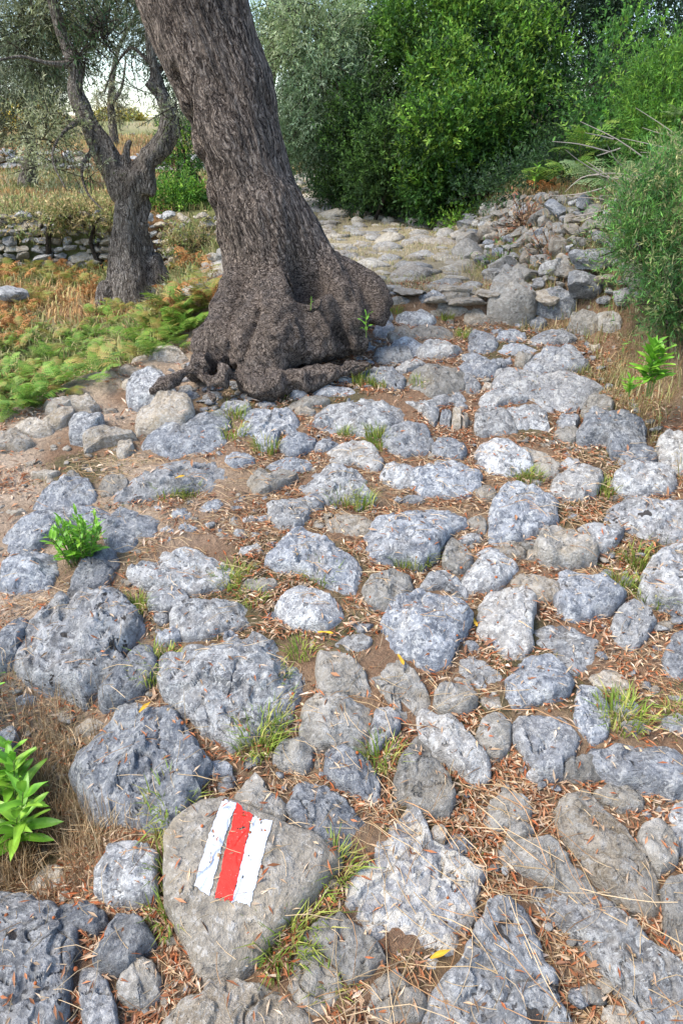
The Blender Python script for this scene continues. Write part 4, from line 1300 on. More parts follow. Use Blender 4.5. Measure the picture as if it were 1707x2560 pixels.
for i, (dx, dy, rx, ry, Y, lb) in enumerate([(50, 500, 140, 22, 8.3, 'olive-green scrub spilling over the low terrace wall at left'), (200, 490, 75, 22, 8.3, 'green scrub on the low terrace wall beside the smaller olive'), (440, 560, 50, 22, 8.0, 'weedy scrub in front of the wall behind the big trunk')]):
    shrub('wall_scrub', lb, 'shrub', [px_blob(dx, dy, rx, ry, Y)], 340 - 120 * (i == 2), 8, .06, .018, [(.25, .28, .11), (.36, .33, .16), (.2, .26, .09), (.42, .34, .18)], 70 + i, gfoot(dx, Y), stems=2)

for i, (dx, dy, rx, ry, Y, cc, lb) in enumerate([(1150, 640, 26, 12, 4.5, 0, 'small green weed at the foot of the right wall above the step'), (1270, 600, 34, 26, 4.3, 1, 'dry brown scrub caught in the middle of the right wall'), (1330, 690, 40, 30, 3.7, 2, 'dull green scrub on the bank right of the dark pitted boulder'),
                                             (1380, 620, 40, 34, 3.9, 2, 'dull green scrub hanging on the right wall beside the needle-leaved bush'), (1210, 520, 20, 14, 4.9, 1, 'rusty scrap of scrub high in the right wall'), (1400, 760, 34, 34, 3.2, 1, 'brown dead scrub on the soil bank under the needle-leaved bush')]):
    shrub('bank_scrub', lb, 'shrub', [px_blob(dx, dy, rx, ry, Y)], 160, 8, .03, .008, [[(.12, .22, .05), (.2, .28, .06)], [(.3, .2, .12), (.38, .27, .17), (.34, .14, .08)], [(.14, .18, .07), (.22, .22, .1), (.3, .26, .15)]][cc], 170 + i, tuple(at_dist(dx, dy + ry, Y)), stems=2, shell=.2)

def olive_crown(parent, blobs, nspray, seed, L=.055, W=.011, cols=G_OLIVE, per=12):
    R_ = np.random.default_rng(seed)
    C, T, Nn, l, w, c, base, sd_, sl = crown_leaves(R_, blobs, nspray, per, L, W, cols, up=-.25, spraylen=.22, shell=.15)
    leaves_mesh('foliage', C, T, Nn, l, w, c, LEAF, parent)
    k = R_.choice(len(base), min(len(base), 500), replace=False)
    ps = []
    for i in k:
        q = base[i] - sd_[i] * .12
        ps.append(smooth_path([(*q, .004), (*(base[i] + sd_[i] * sl[i] * .5), .003), (*(base[i] + sd_[i] * sl[i]), .0015)], 5))
    V, F = tube_mesh(ps, 4)
    tag(link('twigs', mesh('twigs', V - np.array(parent.location), F), STEM, parent), kind='stuff')

olive_crown(olive_small, [px_blob(60, 90, 110, 90, 7.0), px_blob(110, 10, 140, 70, 7.0), px_blob(390, 60, 60, 80, 7.0, 3500), px_blob(400, 170, 40, 80, 6.9, 3000), px_blob(300, 30, 60, 40, 7.1, 900),
                          px_blob(300, -80, 200, 70, 6.5), px_blob(120, 330, 55, 90, 6.4, 3000), px_blob(215, 430, 34, 55, 6.2, 1100), px_blob(400, 250, 18, 40, 6.3, 700), px_blob(280, 130, 60, 60, 7.6, 900), px_blob(230, 60, 60, 50, 7.6, 1600), px_blob(330, 200, 40, 50, 7.8, 500), px_blob(250, 230, 36, 30, 8.0, 350)], 5200, 81, .042, .0085)
# hand placed limbs of the small olive
ps = [[dp(172, 150, Y2, 22), dp(110, 145, 6.4, 10), dp(50, 130, 6.3, 7), dp(0, 138, 6.2, 5)],
      [dp(200, 270, Y2, 20), dp(150, 300, 6.3, 8), dp(120, 360, 6.1, 5), dp(150, 430, 6.0, 3)],
      [dp(232, 330, Y2, 20), dp(190, 380, 6.3, 8), dp(200, 440, 6.2, 5), dp(235, 480, 6.1, 3)],
      [dp(370, 160, Y2, 18), dp(330, 130, 6.7, 10), dp(300, 110, 6.8, 7), dp(260, 160, 6.9, 4), dp(240, 215, 7, 3)]]
V, F = tube_mesh([smooth_path(p, 16) for p in ps], 7)
link('branch', mesh('branch', V - np.array(olive_small.location), F), BARK2, olive_small)

o3 = empty('olive_tree', gfoot(700, 7.8), label='silvery olive tree just behind the big leaning trunk, its foliage hanging right of it', cat='tree')
olive_crown(o3, [px_blob(720, 90, 110, 110, 8.0), px_blob(740, 230, 110, 110, 7.8), px_blob(700, 320, 80, 60, 7.8), px_blob(640, 20, 70, 80, 8.4), px_blob(820, 250, 60, 90, 7.9)], 6800, 82, .046, .0105, [(.18, .26, .13), (.25, .34, .19), (.13, .2, .09), (.32, .4, .26)])
V, F = tube_mesh([smooth_path([(*gfoot(560, 8.2), .16), dp(580, 330, 8.2, 60), dp(620, 150, 8.2, 40), dp(648, 60, 8.1, 22), dp(660, -60, 8.1, 18)], 24), smooth_path([dp(648, 75, 8.1, 16), dp(670, 82, 8.0, 12), dp(700, 78, 8.0, 6)], 8)], 10)
link('trunk', mesh('trunk', V - np.array(o3.location), F), BARK2, o3)
# paler olives further back
for i, (bl, n, lb, dx, Y) in enumerate([([px_blob(60, 200, 110, 110, 11), px_blob(150, 90, 90, 80, 11.5), px_blob(30, 300, 70, 50, 11, 1500)], 2300, 'pale olive tree on the terrace at far left behind the forked olive', 60, 11.5),
                                        ([px_blob(255, 230, 36, 60, 15, 900), px_blob(330, 90, 70, 60, 15, 900)], 330, 'thin distant olive against the bright sky between the trunks', 250, 15)]):
    t = empty('olive_tree', gfoot(dx, Y), label=lb, cat='tree')
    olive_crown(t, bl, n, 90 + i, .075, .016, [(.24, .25, .14), (.32, .32, .2), (.19, .21, .11)])
    ft = gfoot(dx, Y)
    V, F = tube_mesh([smooth_path([(*ft, .16), dp(dx + 12, 330, Y, 24), dp(dx + 5, 230, Y, 16), dp(dx + 20, 120, Y, 10), dp(dx + 60, 40, Y, 5)], 20), smooth_path([dp(dx + 5, 240, Y, 12), dp(dx + 30, 290 - 90, Y, 7), dp(dx + 40, 130, Y, 4)], 9)], 8)
    link('trunk', mesh('trunk', V - np.array(t.location), F), BARK2, t)
# crown of the big tree, above the frame, with limbs
tt = Vector(tp[0][:3])
limbs = [[(*tt, .26), (*(tt + Vector((-.25, .1, .5))), .2), (*(tt + Vector((-.8, .3, 1.1))), .1), (*(tt + Vector((-1.3, .3, 1.5))), .04)],
         [(*tt, .24), (*(tt + Vector((.1, .1, .5))), .17), (*(tt + Vector((.5, .5, 1.1))), .09), (*(tt + Vector((.9, .9, 1.6))), .03)]]
V, F = tube_mesh([smooth_path(p, 14) for p in limbs], 14)
link('limb', mesh('limb', V - np.array(olive_big.location), F), BARK1, olive_big)
TT = np.array(tt)
olive_crown(olive_big, [(TT + [-1.2, .5, 1.5], np.array([.8, .8, .5]), 1), (TT + [.8, .9, 1.7], np.array([.8, .8, .5]), 1)], 700, 83)
# leafy spray hanging at the top left in front
shrub('hanging_branch', 'dark broad-leaved spray of leaves hanging at the top left against the sky', 'branch',
      [px_blob(225, 60, 55, 60, 4.6, 3), px_blob(180, 130, 30, 22, 4.6, 1)], 60, 8, .05, .012, [(.04, .08, .03), (.06, .1, .04)], 84, tuple(at_dist(200, -60, 4.7)), stems=0, shell=.1, spraylen=.12)

# ------------------------------------------------------------------ ferns
def frond_mesh(name, seed, L, cols, dry=False):
    R_ = np.random.default_rng(seed)
    V, F, Cc = [], [], []
    n = 17
    def pt(t):
        return np.array([0, L * t * (1 - .12 * t), L * (.62 * t - .55 * t * t)])
    def tri(a, b, c, col):
        k = len(V)
        V.extend([a, b, c]); F.append([k, k + 1, k + 2]); Cc.extend([col] * 3)
    for i in range(n):
        t = .16 + .84 * i / n
        a = pt(t)
        ln = L * .42 * (1 - t) ** .8 * (1 if t > .25 else .85) + .012
        base = np.array(cols[R_.integers(len(cols))]) * R_.uniform(.8, 1.2)
        for s in (-1, 1):
            d = np.array([s * .93, .42, R_.uniform(-.18, .12)])
            if dry: d += R_.normal(0, .35, 3)
            d /= np.linalg.norm(d)
            p = np.array([-d[1], d[0], 0]) * s
            w = L * .035
            m = max(3, int(ln / (L * .055)))
            dr = -.18 if not dry else -.6
            for j in range(m):
                u0, u1 = j / m, (j + .85) / m
                q0 = a + d * ln * u0 + np.array([0, 0, dr * ln * u0 ** 2])
                q1 = a + d * ln * u1 + np.array([0, 0, dr * ln * u1 ** 2])
                ww = w * (1 - u0) ** .6 * 1.25
                mid = (q0 + q1) / 2
                tri(q0, q1, mid + p * ww + d * ww * .3, base)
                tri(q1, q0, mid - p * ww + d * ww * .3, base)
    for i in range(8):
        a, b = pt(i / 8), pt((i + 1) / 8)
        o = np.array([.0035, 0, 0])
        tri(a - o, a + o, b, np.array([.2, .18, .07]))
    return mesh(name, np.array(V), np.array(F), False, np.array(Cc))
FG = [(.12, .26, .035), (.17, .33, .045), (.24, .34, .06)]
FY = [(.3, .3, .07), (.24, .3, .06), (.36, .28, .08)]
FO = [(.34, .15, .055), (.42, .2, .07), (.25, .1, .045), (.45, .27, .11)]
FRONDS = {'g': [frond_mesh('frond', 500 + i, .42, FG) for i in range(3)], 'y': [frond_mesh('frond', 510 + i, .4, FY) for i in range(3)], 'o': [frond_mesh('frond', 520 + i, .36, FO, True) for i in range(3)],
          'p': [frond_mesh('frond', 530 + i, .42, [(.2, .3, .12), (.28, .36, .16)]) for i in range(2)]}
for k_, l_ in FRONDS.items():
    for m_ in l_: m_.materials.append(DRY if k_ == 'o' else LEAF)
def fern(p, kind, scale, n, label, group, R_, lean=None):
    root = empty('bracken_fern', p, label=label, cat='fern', group=group)
    root.scale = (scale,) * 3
    root.rotation_euler = (0, 0, R_.uniform(0, 6.28))
    for i in range(n):
        o = bpy.data.objects.new('frond', FRONDS[kind][R_.integers(len(FRONDS[kind]))])
        COL.objects.link(o); o.parent = root
        o.rotation_euler = (R_.uniform(-.15, .75), R_.uniform(-.3, .3), i / n * 6.28 + R_.uniform(-.5, .5))
        s = R_.uniform(.7, 1.2)
        o.scale = (s, s, s)
        o.location = (0, 0, R_.uniform(-.02, .05))
    return root
R2 = np.random.default_rng(9)
def scatter_ferns(poly_rows, n, kinds, scale, label, group, nf=5, ymax=9):
    k = 0
    for tr in range(n * 20):
        dy = R2.uniform(poly_rows[0][0], poly_rows[-1][0])
        lo = np.interp(dy, [a[0] for a in poly_rows], [a[1] for a in poly_rows]); hi = np.interp(dy, [a[0] for a in poly_rows], [a[2] for a in poly_rows])
        dx = R2.uniform(lo, hi)
        p = PD(dx, dy, .02)
        if p[1] > ymax: continue
        kd = kinds[R2.integers(len(kinds))]
        fern(tuple(p), kd, scale * R2.uniform(.7, 1.25), nf, label, group, R2)
        k += 1
        if k >= n: break
scatter_ferns([(700, 260, 470), (740, 120, 470), (800, 0, 420), (860, -30, 250), (940, -40, 60)], 150, 'ggygyg', .36, 'green bracken fern in the dense bank of ferns below the smaller olive tree', 'green ferns left of the big trunk', 5)
scatter_ferns([(645, -20, 230), (680, 0, 230), (720, -20, 120), (800, -30, 40)], 50, 'ooy', .42, 'rust-brown withered bracken fern at the left, beside the smaller olive tree', 'withered ferns at left', 5)
scatter_ferns([(612, -10, 480), (640, -10, 240)], 50, 'oyo', .45, 'orange and yellow bracken fern growing at the foot of the low terrace wall', 'orange ferns below the terrace wall', 4, 9)
scatter_ferns([(640, 390, 490), (720, 380, 480)], 14, 'yogy', .42, 'yellowing bracken fern between the two olive trunks', 'yellowing ferns between the trunks', 4, 9)
for dx, dy, Y, kd, sc, lb in [(1180, 455, 6.0, 'g', .4, 'low green fern leaning over the far left part of the right wall'), (1390, 440, 4.5, 'p', .5, 'pale fern drooping over the stones below the dry twigs'), (1110, 480, 6.4, 'y', .35, 'small yellow fern where the right wall begins'), (1380, 520, 4.2, 'o', .35, 'rusty little fern growing among the right wall stones'), (1300, 395, 4.9, 'g', .6, 'pale green bracken on top of the right stone wall, nearest its left end'), (1260, 430, 5.2, 'o', .5, 'small orange-tipped fern on the top of the right stone wall'), (1350, 410, 4.6, 'p', .65, 'broad pale bracken fern in the middle of the right wall top'),
                              (1330, 350, 5.0, 'g', .8, 'green fern in shade behind the wall top ferns'), (1420, 410, 4.2, 'p', .6, 'pale bracken fern under the dry twigs at right'), (1490, 410, 4.0, 'p', .6, 'pale feathery fern right of the dry twigs'),
                              (1555, 262, 4.2, 'p', .35, 'small light green fern at the right edge above the dry twigs'), (1230, 410, 5.3, 'g', .4, 'little green fern at the left end of the wall top'), (800, 480, 8.4, 'y', .9, 'yellow-green fern at the foot of the thicket by the path bend'), (880, 505, 7.6, 'o', .6, 'orange fern patch under the dark shrub at the path bend')]:
    fern(tuple(at_dist(dx, dy + 15, Y)), kd, sc, 6, lb, None, R2)

# ------------------------------------------------------------------ leafy plants
def leaf_blade(name, L, W, cols, seed, fold=.25, droop=.35):
    R_ = np.random.default_rng(seed)
    nu, nv = 5, 10
    v = np.linspace(0, 1, nv)[:, None]; u = np.linspace(-1, 1, nu)[None]
    w = W * .5 * np.sin(np.pi * np.clip(v * .93 + .05, 0, 1) ** .8) ** .9
    X = u * w; Y = v * L + 0 * u
    Z = np.abs(u) * w * fold - droop * L * v ** 2 + .03 * L * np.sin(v * 9 + seed) * u
    c = np.array(cols[seed % len(cols)]) * (1 + .15 * vnoise(np.stack([X * 200, Y * 60, Z * 0], -1), seed)[..., None])
    c = c * np.where(np.abs(u) < .2, 1.25, 1)[..., None]
    return mesh(name, np.stack([X, Y, Z], -1).reshape(-1, 3), grid_faces(nv, nu), True, np.clip(c, 0, 1).reshape(-1, 3))
LB = [(.14, .34, .03), (.19, .42, .04), (.25, .46, .05)]
LEAVES = [leaf_blade('leaf', .085, .024, LB, i, .25, .2 + .1 * (i % 3)) for i in range(5)]
LEAVES_SM = [leaf_blade('leaf', .05, .014, LB, i + 5, .25, .2) for i in range(3)]
for m_ in LEAVES + LEAVES_SM: m_.materials.append(GLOSSY)
def herb(p, label, stems, per, sc, spread, hgt, meshes=LEAVES, seed=1, dryfoot=False):
    R_ = np.random.default_rng(seed)
    root = empty('leafy_plant', p, label=label, cat='plant')
    ps = []
    for s in range(stems):
        a = R_.uniform(0, 6.28); q = R_.random() ** .5 * spread
        b = np.array([math.cos(a) * q * .35, math.sin(a) * q * .35, -.02]); e = np.array([math.cos(a) * q, math.sin(a) * q, hgt * R_.uniform(.6, 1.1)])
        ps.append(smooth_path([(*b, .0025), (*((b + e) / 2 + [0, 0, .01]), .002), (*e, .0015)], 8))
        for k in range(per):
            t = .3 + .7 * k / max(per - 1, 1)
            c = b * (1 - t) + e * t
            o = bpy.data.objects.new('leaf', meshes[R_.integers(len(meshes))])
            COL.objects.link(o); o.parent = root
            o.location = c
            o.rotation_euler = (.15 + 1.0 * t * R_.uniform(.6, 1.2), R_.uniform(-.3, .3), k * 2.4 + R_.uniform(-.3, .3))
            z = sc * R_.uniform(.75, 1.2) * (1 - .35 * t)
            o.scale = (z, z, z)
    V, F = tube_mesh(ps, 5)
    link('stems', mesh('stems', V, F, True, np.tile([.2, .28, .08], (len(V), 1))), LEAF, root)
    return root
herb(tuple(PD(185, 1290)), 'bright green leafy clump growing between stones on the left side of the path', 22, 10, .66, .085, .16, seed=2)
herb(tuple(PD(20, 1935)), 'large bright green leafy plant cut off by the lower left edge', 9, 13, 1.3, .14, .2, seed=4)
herb(tuple(PD(-25, 1610)), 'single leafy shoot with broad leaves at the left edge above the larger plant', 2, 7, 1.0, .05, .13, seed=5)
herb(tuple(at_dist(1490, 898, 2.72)), 'upright bright yellow-green leafy plant on the right soil bank', 4, 16, 1.15, .04, .2, seed=6)
herb(tuple(at_dist(1448, 898, 2.72)), 'small low leafy plant just left of the upright plant on the right bank', 2, 9, .7, .03, .05, seed=7)
herb(tuple(at_dist(842, 765, 3.22)), 'little leafy sprig at the right foot of the big trunk', 1, 9, .62, .01, .1, seed=8)
herb(tuple(at_dist(712, 700, 3.1)), 'tiny sprig with few leaves growing from the hollow in the big trunk', 1, 5, .35, .02, .03, LEAVES_SM, seed=9)
herb(tuple(at_dist(1225, 425, 5.2)), 'tiny upright sprig on the left end of the right stone wall', 1, 8, .9, .02, .12, seed=10)

# ------------------------------------------------------------------ grass
def blades(R_, n, h, w, spread, cols, lean=.6):
    a = R_.uniform(0, 6.28, n); q = R_.random(n) ** .6 * spread
    b = np.stack([np.cos(a) * q, np.sin(a) * q, np.full(n, -.008)], -1)
    a2 = a + R_.normal(0, .8, n)
    H = h * R_.uniform(.5, 1.2, n); ln = lean * R_.uniform(.2, 1.3, n)
    dirv = np.stack([np.cos(a2), np.sin(a2), 0 * a2], -1)
    sidev = np.stack([-np.sin(a2), np.cos(a2), 0 * a2], -1)
    m = b + dirv * (H * ln * .4)[:, None] + np.array([0, 0, 1.]) * (H * .6)[:, None]
    t = b + dirv * (H * ln)[:, None] + np.array([0, 0, 1.]) * (H * (1 - .35 * ln))[:, None]
    sw = sidev * w * .5
    V = np.stack([b - sw, b + sw, m + sw * .7, m - sw * .7, t], 1).reshape(-1, 3)
    k = np.arange(n)[:, None] * 5
    F = np.stack([k + [0, 1, 2], k + [0, 2, 3], k + [3, 2, 4]], 1).reshape(-1, 3)
    c = pick_col(R_, n, cols, .2)
    return V, F, np.repeat(c, 5, 0)
GC = [(.22, .32, .05), (.32, .38, .07), (.42, .4, .12), (.17, .25, .04)]
DC = [(.42, .33, .17), (.5, .4, .22), (.34, .24, .12), (.28, .27, .1)]
TUFT = {'g': [], 'd': []}
for i in range(5):
    R_ = np.random.default_rng(600 + i)
    for k_, c_ in (('g', GC), ('d', DC)):
        V, F, c = blades(R_, 110, .055, .0024, .03, c_)
        me = mesh('grass_tuft', V, F, False, c); me.materials.append(DRY if k_ == 'd' else LEAF)
        TUFT[k_].append(me)
tufts = [(540, 965, 1.1), (535, 1005, 1), (610, 1035, 1), (870, 1025, 1.1), (860, 1000, .8), (795, 998, .7), (650, 900, .9), (835, 880, 1), (870, 885, .9), (962, 888, .8), (1215, 1105, 1), (1190, 1095, .8),
         (790, 1150, 1), (830, 1158, .9), (390, 1140, 1), (430, 1140, .9), (738, 1335, 1), (960, 1292, .9), (925, 1290, .8), (600, 1700, 1.1), (625, 1650, 1), (590, 1725, .9), (690, 2120, 1.1), (655, 2165, 1.2), (640, 2195, 1), (765, 1985, 1), (745, 2020, .9),
         (1430, 1655, 1.2), (1410, 1640, .9), (540, 1325, .9), (520, 1340, .8), (580, 1380, .8), (370, 1525, 1), (355, 1550, .9), (1330, 855, .8), (1385, 1130, 1), (1495, 1375, 1), (1065, 775, .8), (875, 1745, .9), (395, 1850, 1.1), (400, 1890, 1), (1025, 730, .8), (905, 715, .8),
         (545, 1950, .7), (395, 2110, .9), (1430, 1345, .8), (1550, 1640, .7), (1215, 890, .7), (760, 2260, .8), (1460, 1290, 1), (385, 2010, .9), (630, 1560, .8), (310, 1400, .8), (690, 1500, .8)]
R3 = np.random.default_rng(21)
MARKS = [('the painted stone', 570, 1950), ('the leaning trunk', 650, 850), ('the stone step', 1000, 700), ('the bright leafy clump at left', 180, 1240), ('the long dark slab', 400, 1100), ('the wide pale block in mid path', 540, 1570),
         ('the big rounded block right of mid path', 975, 1420), ('the round stone at the right edge', 1300, 1250), ('the speckled stone', 950, 2030), ('the long pale slab at right', 1480, 1760), ('the dark angular boulder', 1400, 980), ('the big flat stone in the upper path', 850, 940)]
ORD = ['nearest', 'second nearest', 'third nearest', 'fourth nearest', 'fifth nearest', 'sixth nearest', 'seventh nearest', 'eighth nearest', 'ninth nearest']
tl = {}
for i, (dx, dy, s) in enumerate(tufts):
    m_ = min(MARKS, key=lambda q: (q[1] - dx) ** 2 + (q[2] - dy) ** 2)
    ex, ey = dx - m_[1], dy - m_[2]
    side_ = ('to the right of ' if ex > 0 else 'to the left of ') if abs(ex) > abs(ey) else ('in front of ' if ey > 0 else 'behind ')
    tl.setdefault((m_[0], side_), []).append((math.hypot(ex, ey), i))
TLAB = {}
for (mk_, sd__), ls in tl.items():
    for r__, (_, i) in enumerate(sorted(ls)):
        TLAB[i] = 'green grass tuft %s%s, %s' % (sd__, mk_, ORD[r__]) if len(ls) > 1 else 'only green grass tuft ' + sd__ + mk_
for i, (dx, dy, s) in enumerate(tufts):
    o = bpy.data.objects.new('grass_tuft', TUFT['g'][i % 5]); COL.objects.link(o)
    o.location = PD(dx, dy, .0)
    s *= 1.45
    o.scale = (s * 1.15, s * 1.15, s * R3.uniform(.75, 1.05)); o.rotation_euler = (0, 0, R3.uniform(0, 6.28))
    tag(o, TLAB[i], 'grass', 'grass tufts between the stones')

def zat(x, y, m=ZMAP):
    i = np.clip(((x - ZX0) / ZR).astype(int), 0, len(zgx) - 1); j = np.clip(((y - ZY0) / ZR).astype(int), 0, len(zgy) - 1)
    inb = (x > ZX0) & (x < ZX1 - ZR) & (y > ZY0) & (y < ZY1 - ZR)
    if m is ONST: return np.where(inb, m[j, i], False)
    return np.where(inb, m[j, i], terr(x, y, True))

def grass_field(name, X, Y, h, w, cols, mat, seed, kind='stuff', lean=.8, lift=0):
    R_ = np.random.default_rng(seed)
    n = len(X)
    V, F, c = blades(R_, n, h, w, .006, cols, lean)
    base = np.stack([X, Y, terr(X, Y, True) + lift], -1)
    V = V + np.repeat(base, 5, 0)
    return tag(link(name, mesh(name, V, F, False, c), mat), kind=kind)

def samples(n, y0, y1, side, R_, power=1.0):
    y = y0 + (y1 - y0) * R_.random(n) ** power
    xl, xr = np.interp(y, XL[:, 0], XL[:, 1]), np.interp(y, XR[:, 0], XR[:, 1])
    return y, xl, xr
R4 = np.random.default_rng(31)
# pale grass along the right verge and the bank
y, xl, xr = samples(15000, 1.3, 5, 'r', R4)
x = xr + R4.normal(.02, .12, len(y))
k = (n2(x, y, 5, 61) > -.15) & ~zat(x, y, ONST)
o = grass_field('dry_grass', x[k], y[k], .07, .0022, DC + [(.22, .26, .1)], DRY, 62)
tag(o, 'pale dry grass along the right verge of the path', 'grass')
# straw on the far path
y, xl, xr = samples(26000, 3.9, 12, 'p', R4, 1.6)
x = xl + (xr - xl) * R4.random(len(y))
k = n2(x, y, 3, 63) > -.3
o = grass_field('straw_grass', x[k], y[k], .038, .0035, [(.5, .41, .23), (.58, .48, .28), (.42, .33, .18), (.3, .33, .12)], DRY, 64)
tag(o, 'straw coloured grass on the far part of the path', 'grass')
# bank grass right
y, xl, xr = samples(26000, 2.0, 8, 'r', R4)
x = xr + .02 + R4.random(len(y)) * 1.1
k = n2(x, y, 3, 65) > -.45
o = grass_field('bank_grass', x[k], y[k], .10, .003, DC + [(.2, .28, .08), (.28, .33, .12), (.5, .44, .28), (.3, .18, .1)], DRY, 66)
tag(o, 'mixed dry and green grass covering the right bank', 'grass')
# left terraces
n_ = 60000
y = 3.5 + 16 * R4.random(n_) ** 1.3
x = np.interp(y, XL[:, 0], XL[:, 1]) - .15 - R4.random(n_) * (2.5 + .45 * y)
band = fbm2(x, y * 1.6, .9, 39)
for nm, mk, cc, lb in (('terrace_grass', band <= .15, [(.3, .3, .12), (.4, .34, .17), (.2, .25, .08)], 'dry yellow-green grass on the left terraces'), ('rust_bracken', band > .15, [(.42, .25, .11), (.5, .36, .17), (.34, .2, .09), (.36, .34, .14)], 'rust coloured low bracken on the left terraces')):
    o = grass_field(nm, x[mk], y[mk], .12, .012, cc, DRY, 68)
    tag(o, lb, 'ground cover')
# moss and short green grass in joints
n_ = 80000
y = .55 + 3.3 * R4.random(n_); x = -1.7 + 3.4 * R4.random(n_)
k = (fbm2(x, y, 4, 33) > .1) & ~zat(x, y, ONST) & (x > np.interp(y, XL[:, 0], XL[:, 1])) & (x < np.interp(y, XR[:, 0], XR[:, 1]) + .2)
o = grass_field('moss', x[k], y[k], .022, .0022, [(.15, .18, .05), (.22, .22, .07), (.3, .25, .11), (.11, .13, .045)], DRY, 69)
tag(o, 'short mossy grass in the joints of the path', 'grass')

# ------------------------------------------------------------------ leaf litter
def litter(name, X, Y, Z, L, W, cols, seed, tilt=.35):
    R_ = np.random.default_rng(seed)
    n = len(X)
    a = R_.uniform(0, 6.28, n)
    T = np.stack([np.cos(a), np.sin(a), R_.normal(0, tilt, n)], -1)
    Nn = np.stack([R_.normal(0, .45, n), R_.normal(0, .45, n), np.ones(n)], -1)
    C = np.stack([X, Y, Z], -1)
    return leaves_mesh(name, C, T, Nn, L * R_.uniform(.5, 1.3, n), W * R_.uniform(.6, 1.3, n), pick_col(R_, n, cols, .22), DRY, None, .12)
LC = [(.38, .16, .075), (.44, .22, .12), (.50, .34, .22), (.28, .12, .06), (.6, .47, .34), (.36, .12, .05), (.2, .11, .065), (.4, .27, .17), (.42, .17, .08)]
n_ = 300000
y = .55 + 3.6 * R4.random(n_) ** 1.05; x = (-1.15 + 2.5 * R4.random(n_)) * (.45 + .42 * y)
on = zat(x, y, ONST)
dens = sstep(-.45, .45, fbm2(x, y, 4.5, 71)) * (.4 + .9 * sstep(-.2, .5, n2(x, y, 14, 73)))
sidep = sstep(-.15, .55, -(x + .62 - .12 * y)) * sstep(1.2, 1.7, y) * (1 - sstep(3.6, 4.2, y))
k = (R4.random(n_) < np.where(on, .02, .3 + .7 * dens) * (1 - .84 * sidep * sstep(-.3, .4, -fbm2(x, y, 3, 35) + .1) - .15 * sidep)) & (x > np.interp(y, XL[:, 0], XL[:, 1]) - .1) & (x < np.interp(y, XR[:, 0], XR[:, 1]) + .15)
x, y = x[k], y[k]
o = litter('leaf_litter', x, y, zat(x, y) + .004 + .012 * R4.random(len(x)) * ~zat(x, y, ONST), .027, .0052, LC + [(.62, .48, .35), (.55, .42, .28), (.48, .34, .22)], 72)
tag(o, 'red-brown fallen olive leaves littering the joints of the path', 'leaf litter', kind='stuff')
n_ = 14000
y = .55 + 3.0 * R4.random(n_); x = (-1.0 + 2.3 * R4.random(n_)) * (.45 + .42 * y)
k = (R4.random(n_) < np.where(zat(x, y, ONST), .03, .75) * sstep(-.3, .4, fbm2(x, y, 3.5, 75))) & (x > np.interp(y, XL[:, 0], XL[:, 1])) & (x < np.interp(y, XR[:, 0], XR[:, 1]))
x, y = x[k], y[k]
o = litter('curled_leaves', x, y, zat(x, y) + .008, .038, .009, [(.5, .35, .24), (.42, .22, .12), (.66, .52, .4), (.3, .16, .1)], 76, .5)
tag(o, 'larger curled brown and pale leaves among the litter', 'leaf litter', kind='stuff')
# thin curved straws
def straws(name, n, seed, region, L=.10, w=.0011, cols=((.5, .36, .2), (.6, .45, .28), (.42, .24, .12))):
    R_ = np.random.default_rng(seed)
    V, F, Cc = [], [], []
    yy = region[2] + (region[3] - region[2]) * R_.random(n); xx = region[0] + (region[1] - region[0]) * R_.random(n)
    ok = (R_.random(n) < np.where(zat(xx, yy, ONST), .12, 1)) & (fbm2(xx, yy, 3, 91) > -.6)
    xx, yy = xx[ok], yy[ok]; n = len(xx)
    S = 5
    a = R_.uniform(0, 6.28, n); cv_ = R_.normal(0, 1.1, n); l = L * R_.uniform(.4, 1.6, n); arch = R_.uniform(.0, .35, n)
    p = np.stack([xx, yy, zat(xx, yy) + .004], -1)
    pts = [p]
    for s in range(1, S):
        ang = a + cv_ * s / S
        dz = arch * l / S * (1 if s <= S // 2 else -1) * 1.0
        p = p + np.stack([np.cos(ang) * l / S, np.sin(ang) * l / S, dz], -1)
        pts.append(p)
    P_ = np.stack(pts, 1)
    side = np.stack([-np.sin(a), np.cos(a), 0 * a], -1)[:, None] * w * .5
    up = np.array([0, 0, w])
    V = np.concatenate([P_ - side, P_ + side, P_ + up], 1).reshape(-1, 3)
    k = np.arange(n)[:, None] * (3 * S)
    fs = []
    for s in range(S - 1):
        fs.append(k + [s, s + 1, 2 * S + s + 1, 2 * S + s]); fs.append(k + [S + s, 2 * S + s, 2 * S + s + 1, S + s + 1])
    F = np.concatenate(fs)
    c = np.repeat(pick_col(R_, n, cols, .2), 3 * S, 0)
    return tag(link(name, mesh(name, V, F, False, c), DRY), kind='stuff')
o = straws('dead_straw', 16000, 92, (-1.0, 1.3, .6, 2.6), .075, .0012); tag(o, 'thin dead straws tangled between the near stones', 'straw')
o = straws('dead_stalks', 1500, 93, (.0, .75, .6, 1.5), .2, .0016); tag(o, 'longer dry stalks lying between the stones at bottom right', 'straw')
# dry grass at the lower left hollow
n_ = 5200
cx_, cy_ = HOLLOW
x = cx_ + R4.normal(.0, .17, n_); y = cy_ + R4.normal(-.02, .17, n_)
k = ~zat(x, y, ONST)
o = grass_field('hollow_grass', x[k], y[k], .12, .0018, [(.42, .3, .17), (.5, .38, .22), (.3, .19, .1)], DRY, 94, lean=.5)
tag(o, 'long dry grass hanging in the hollow at the lower left', 'grass')
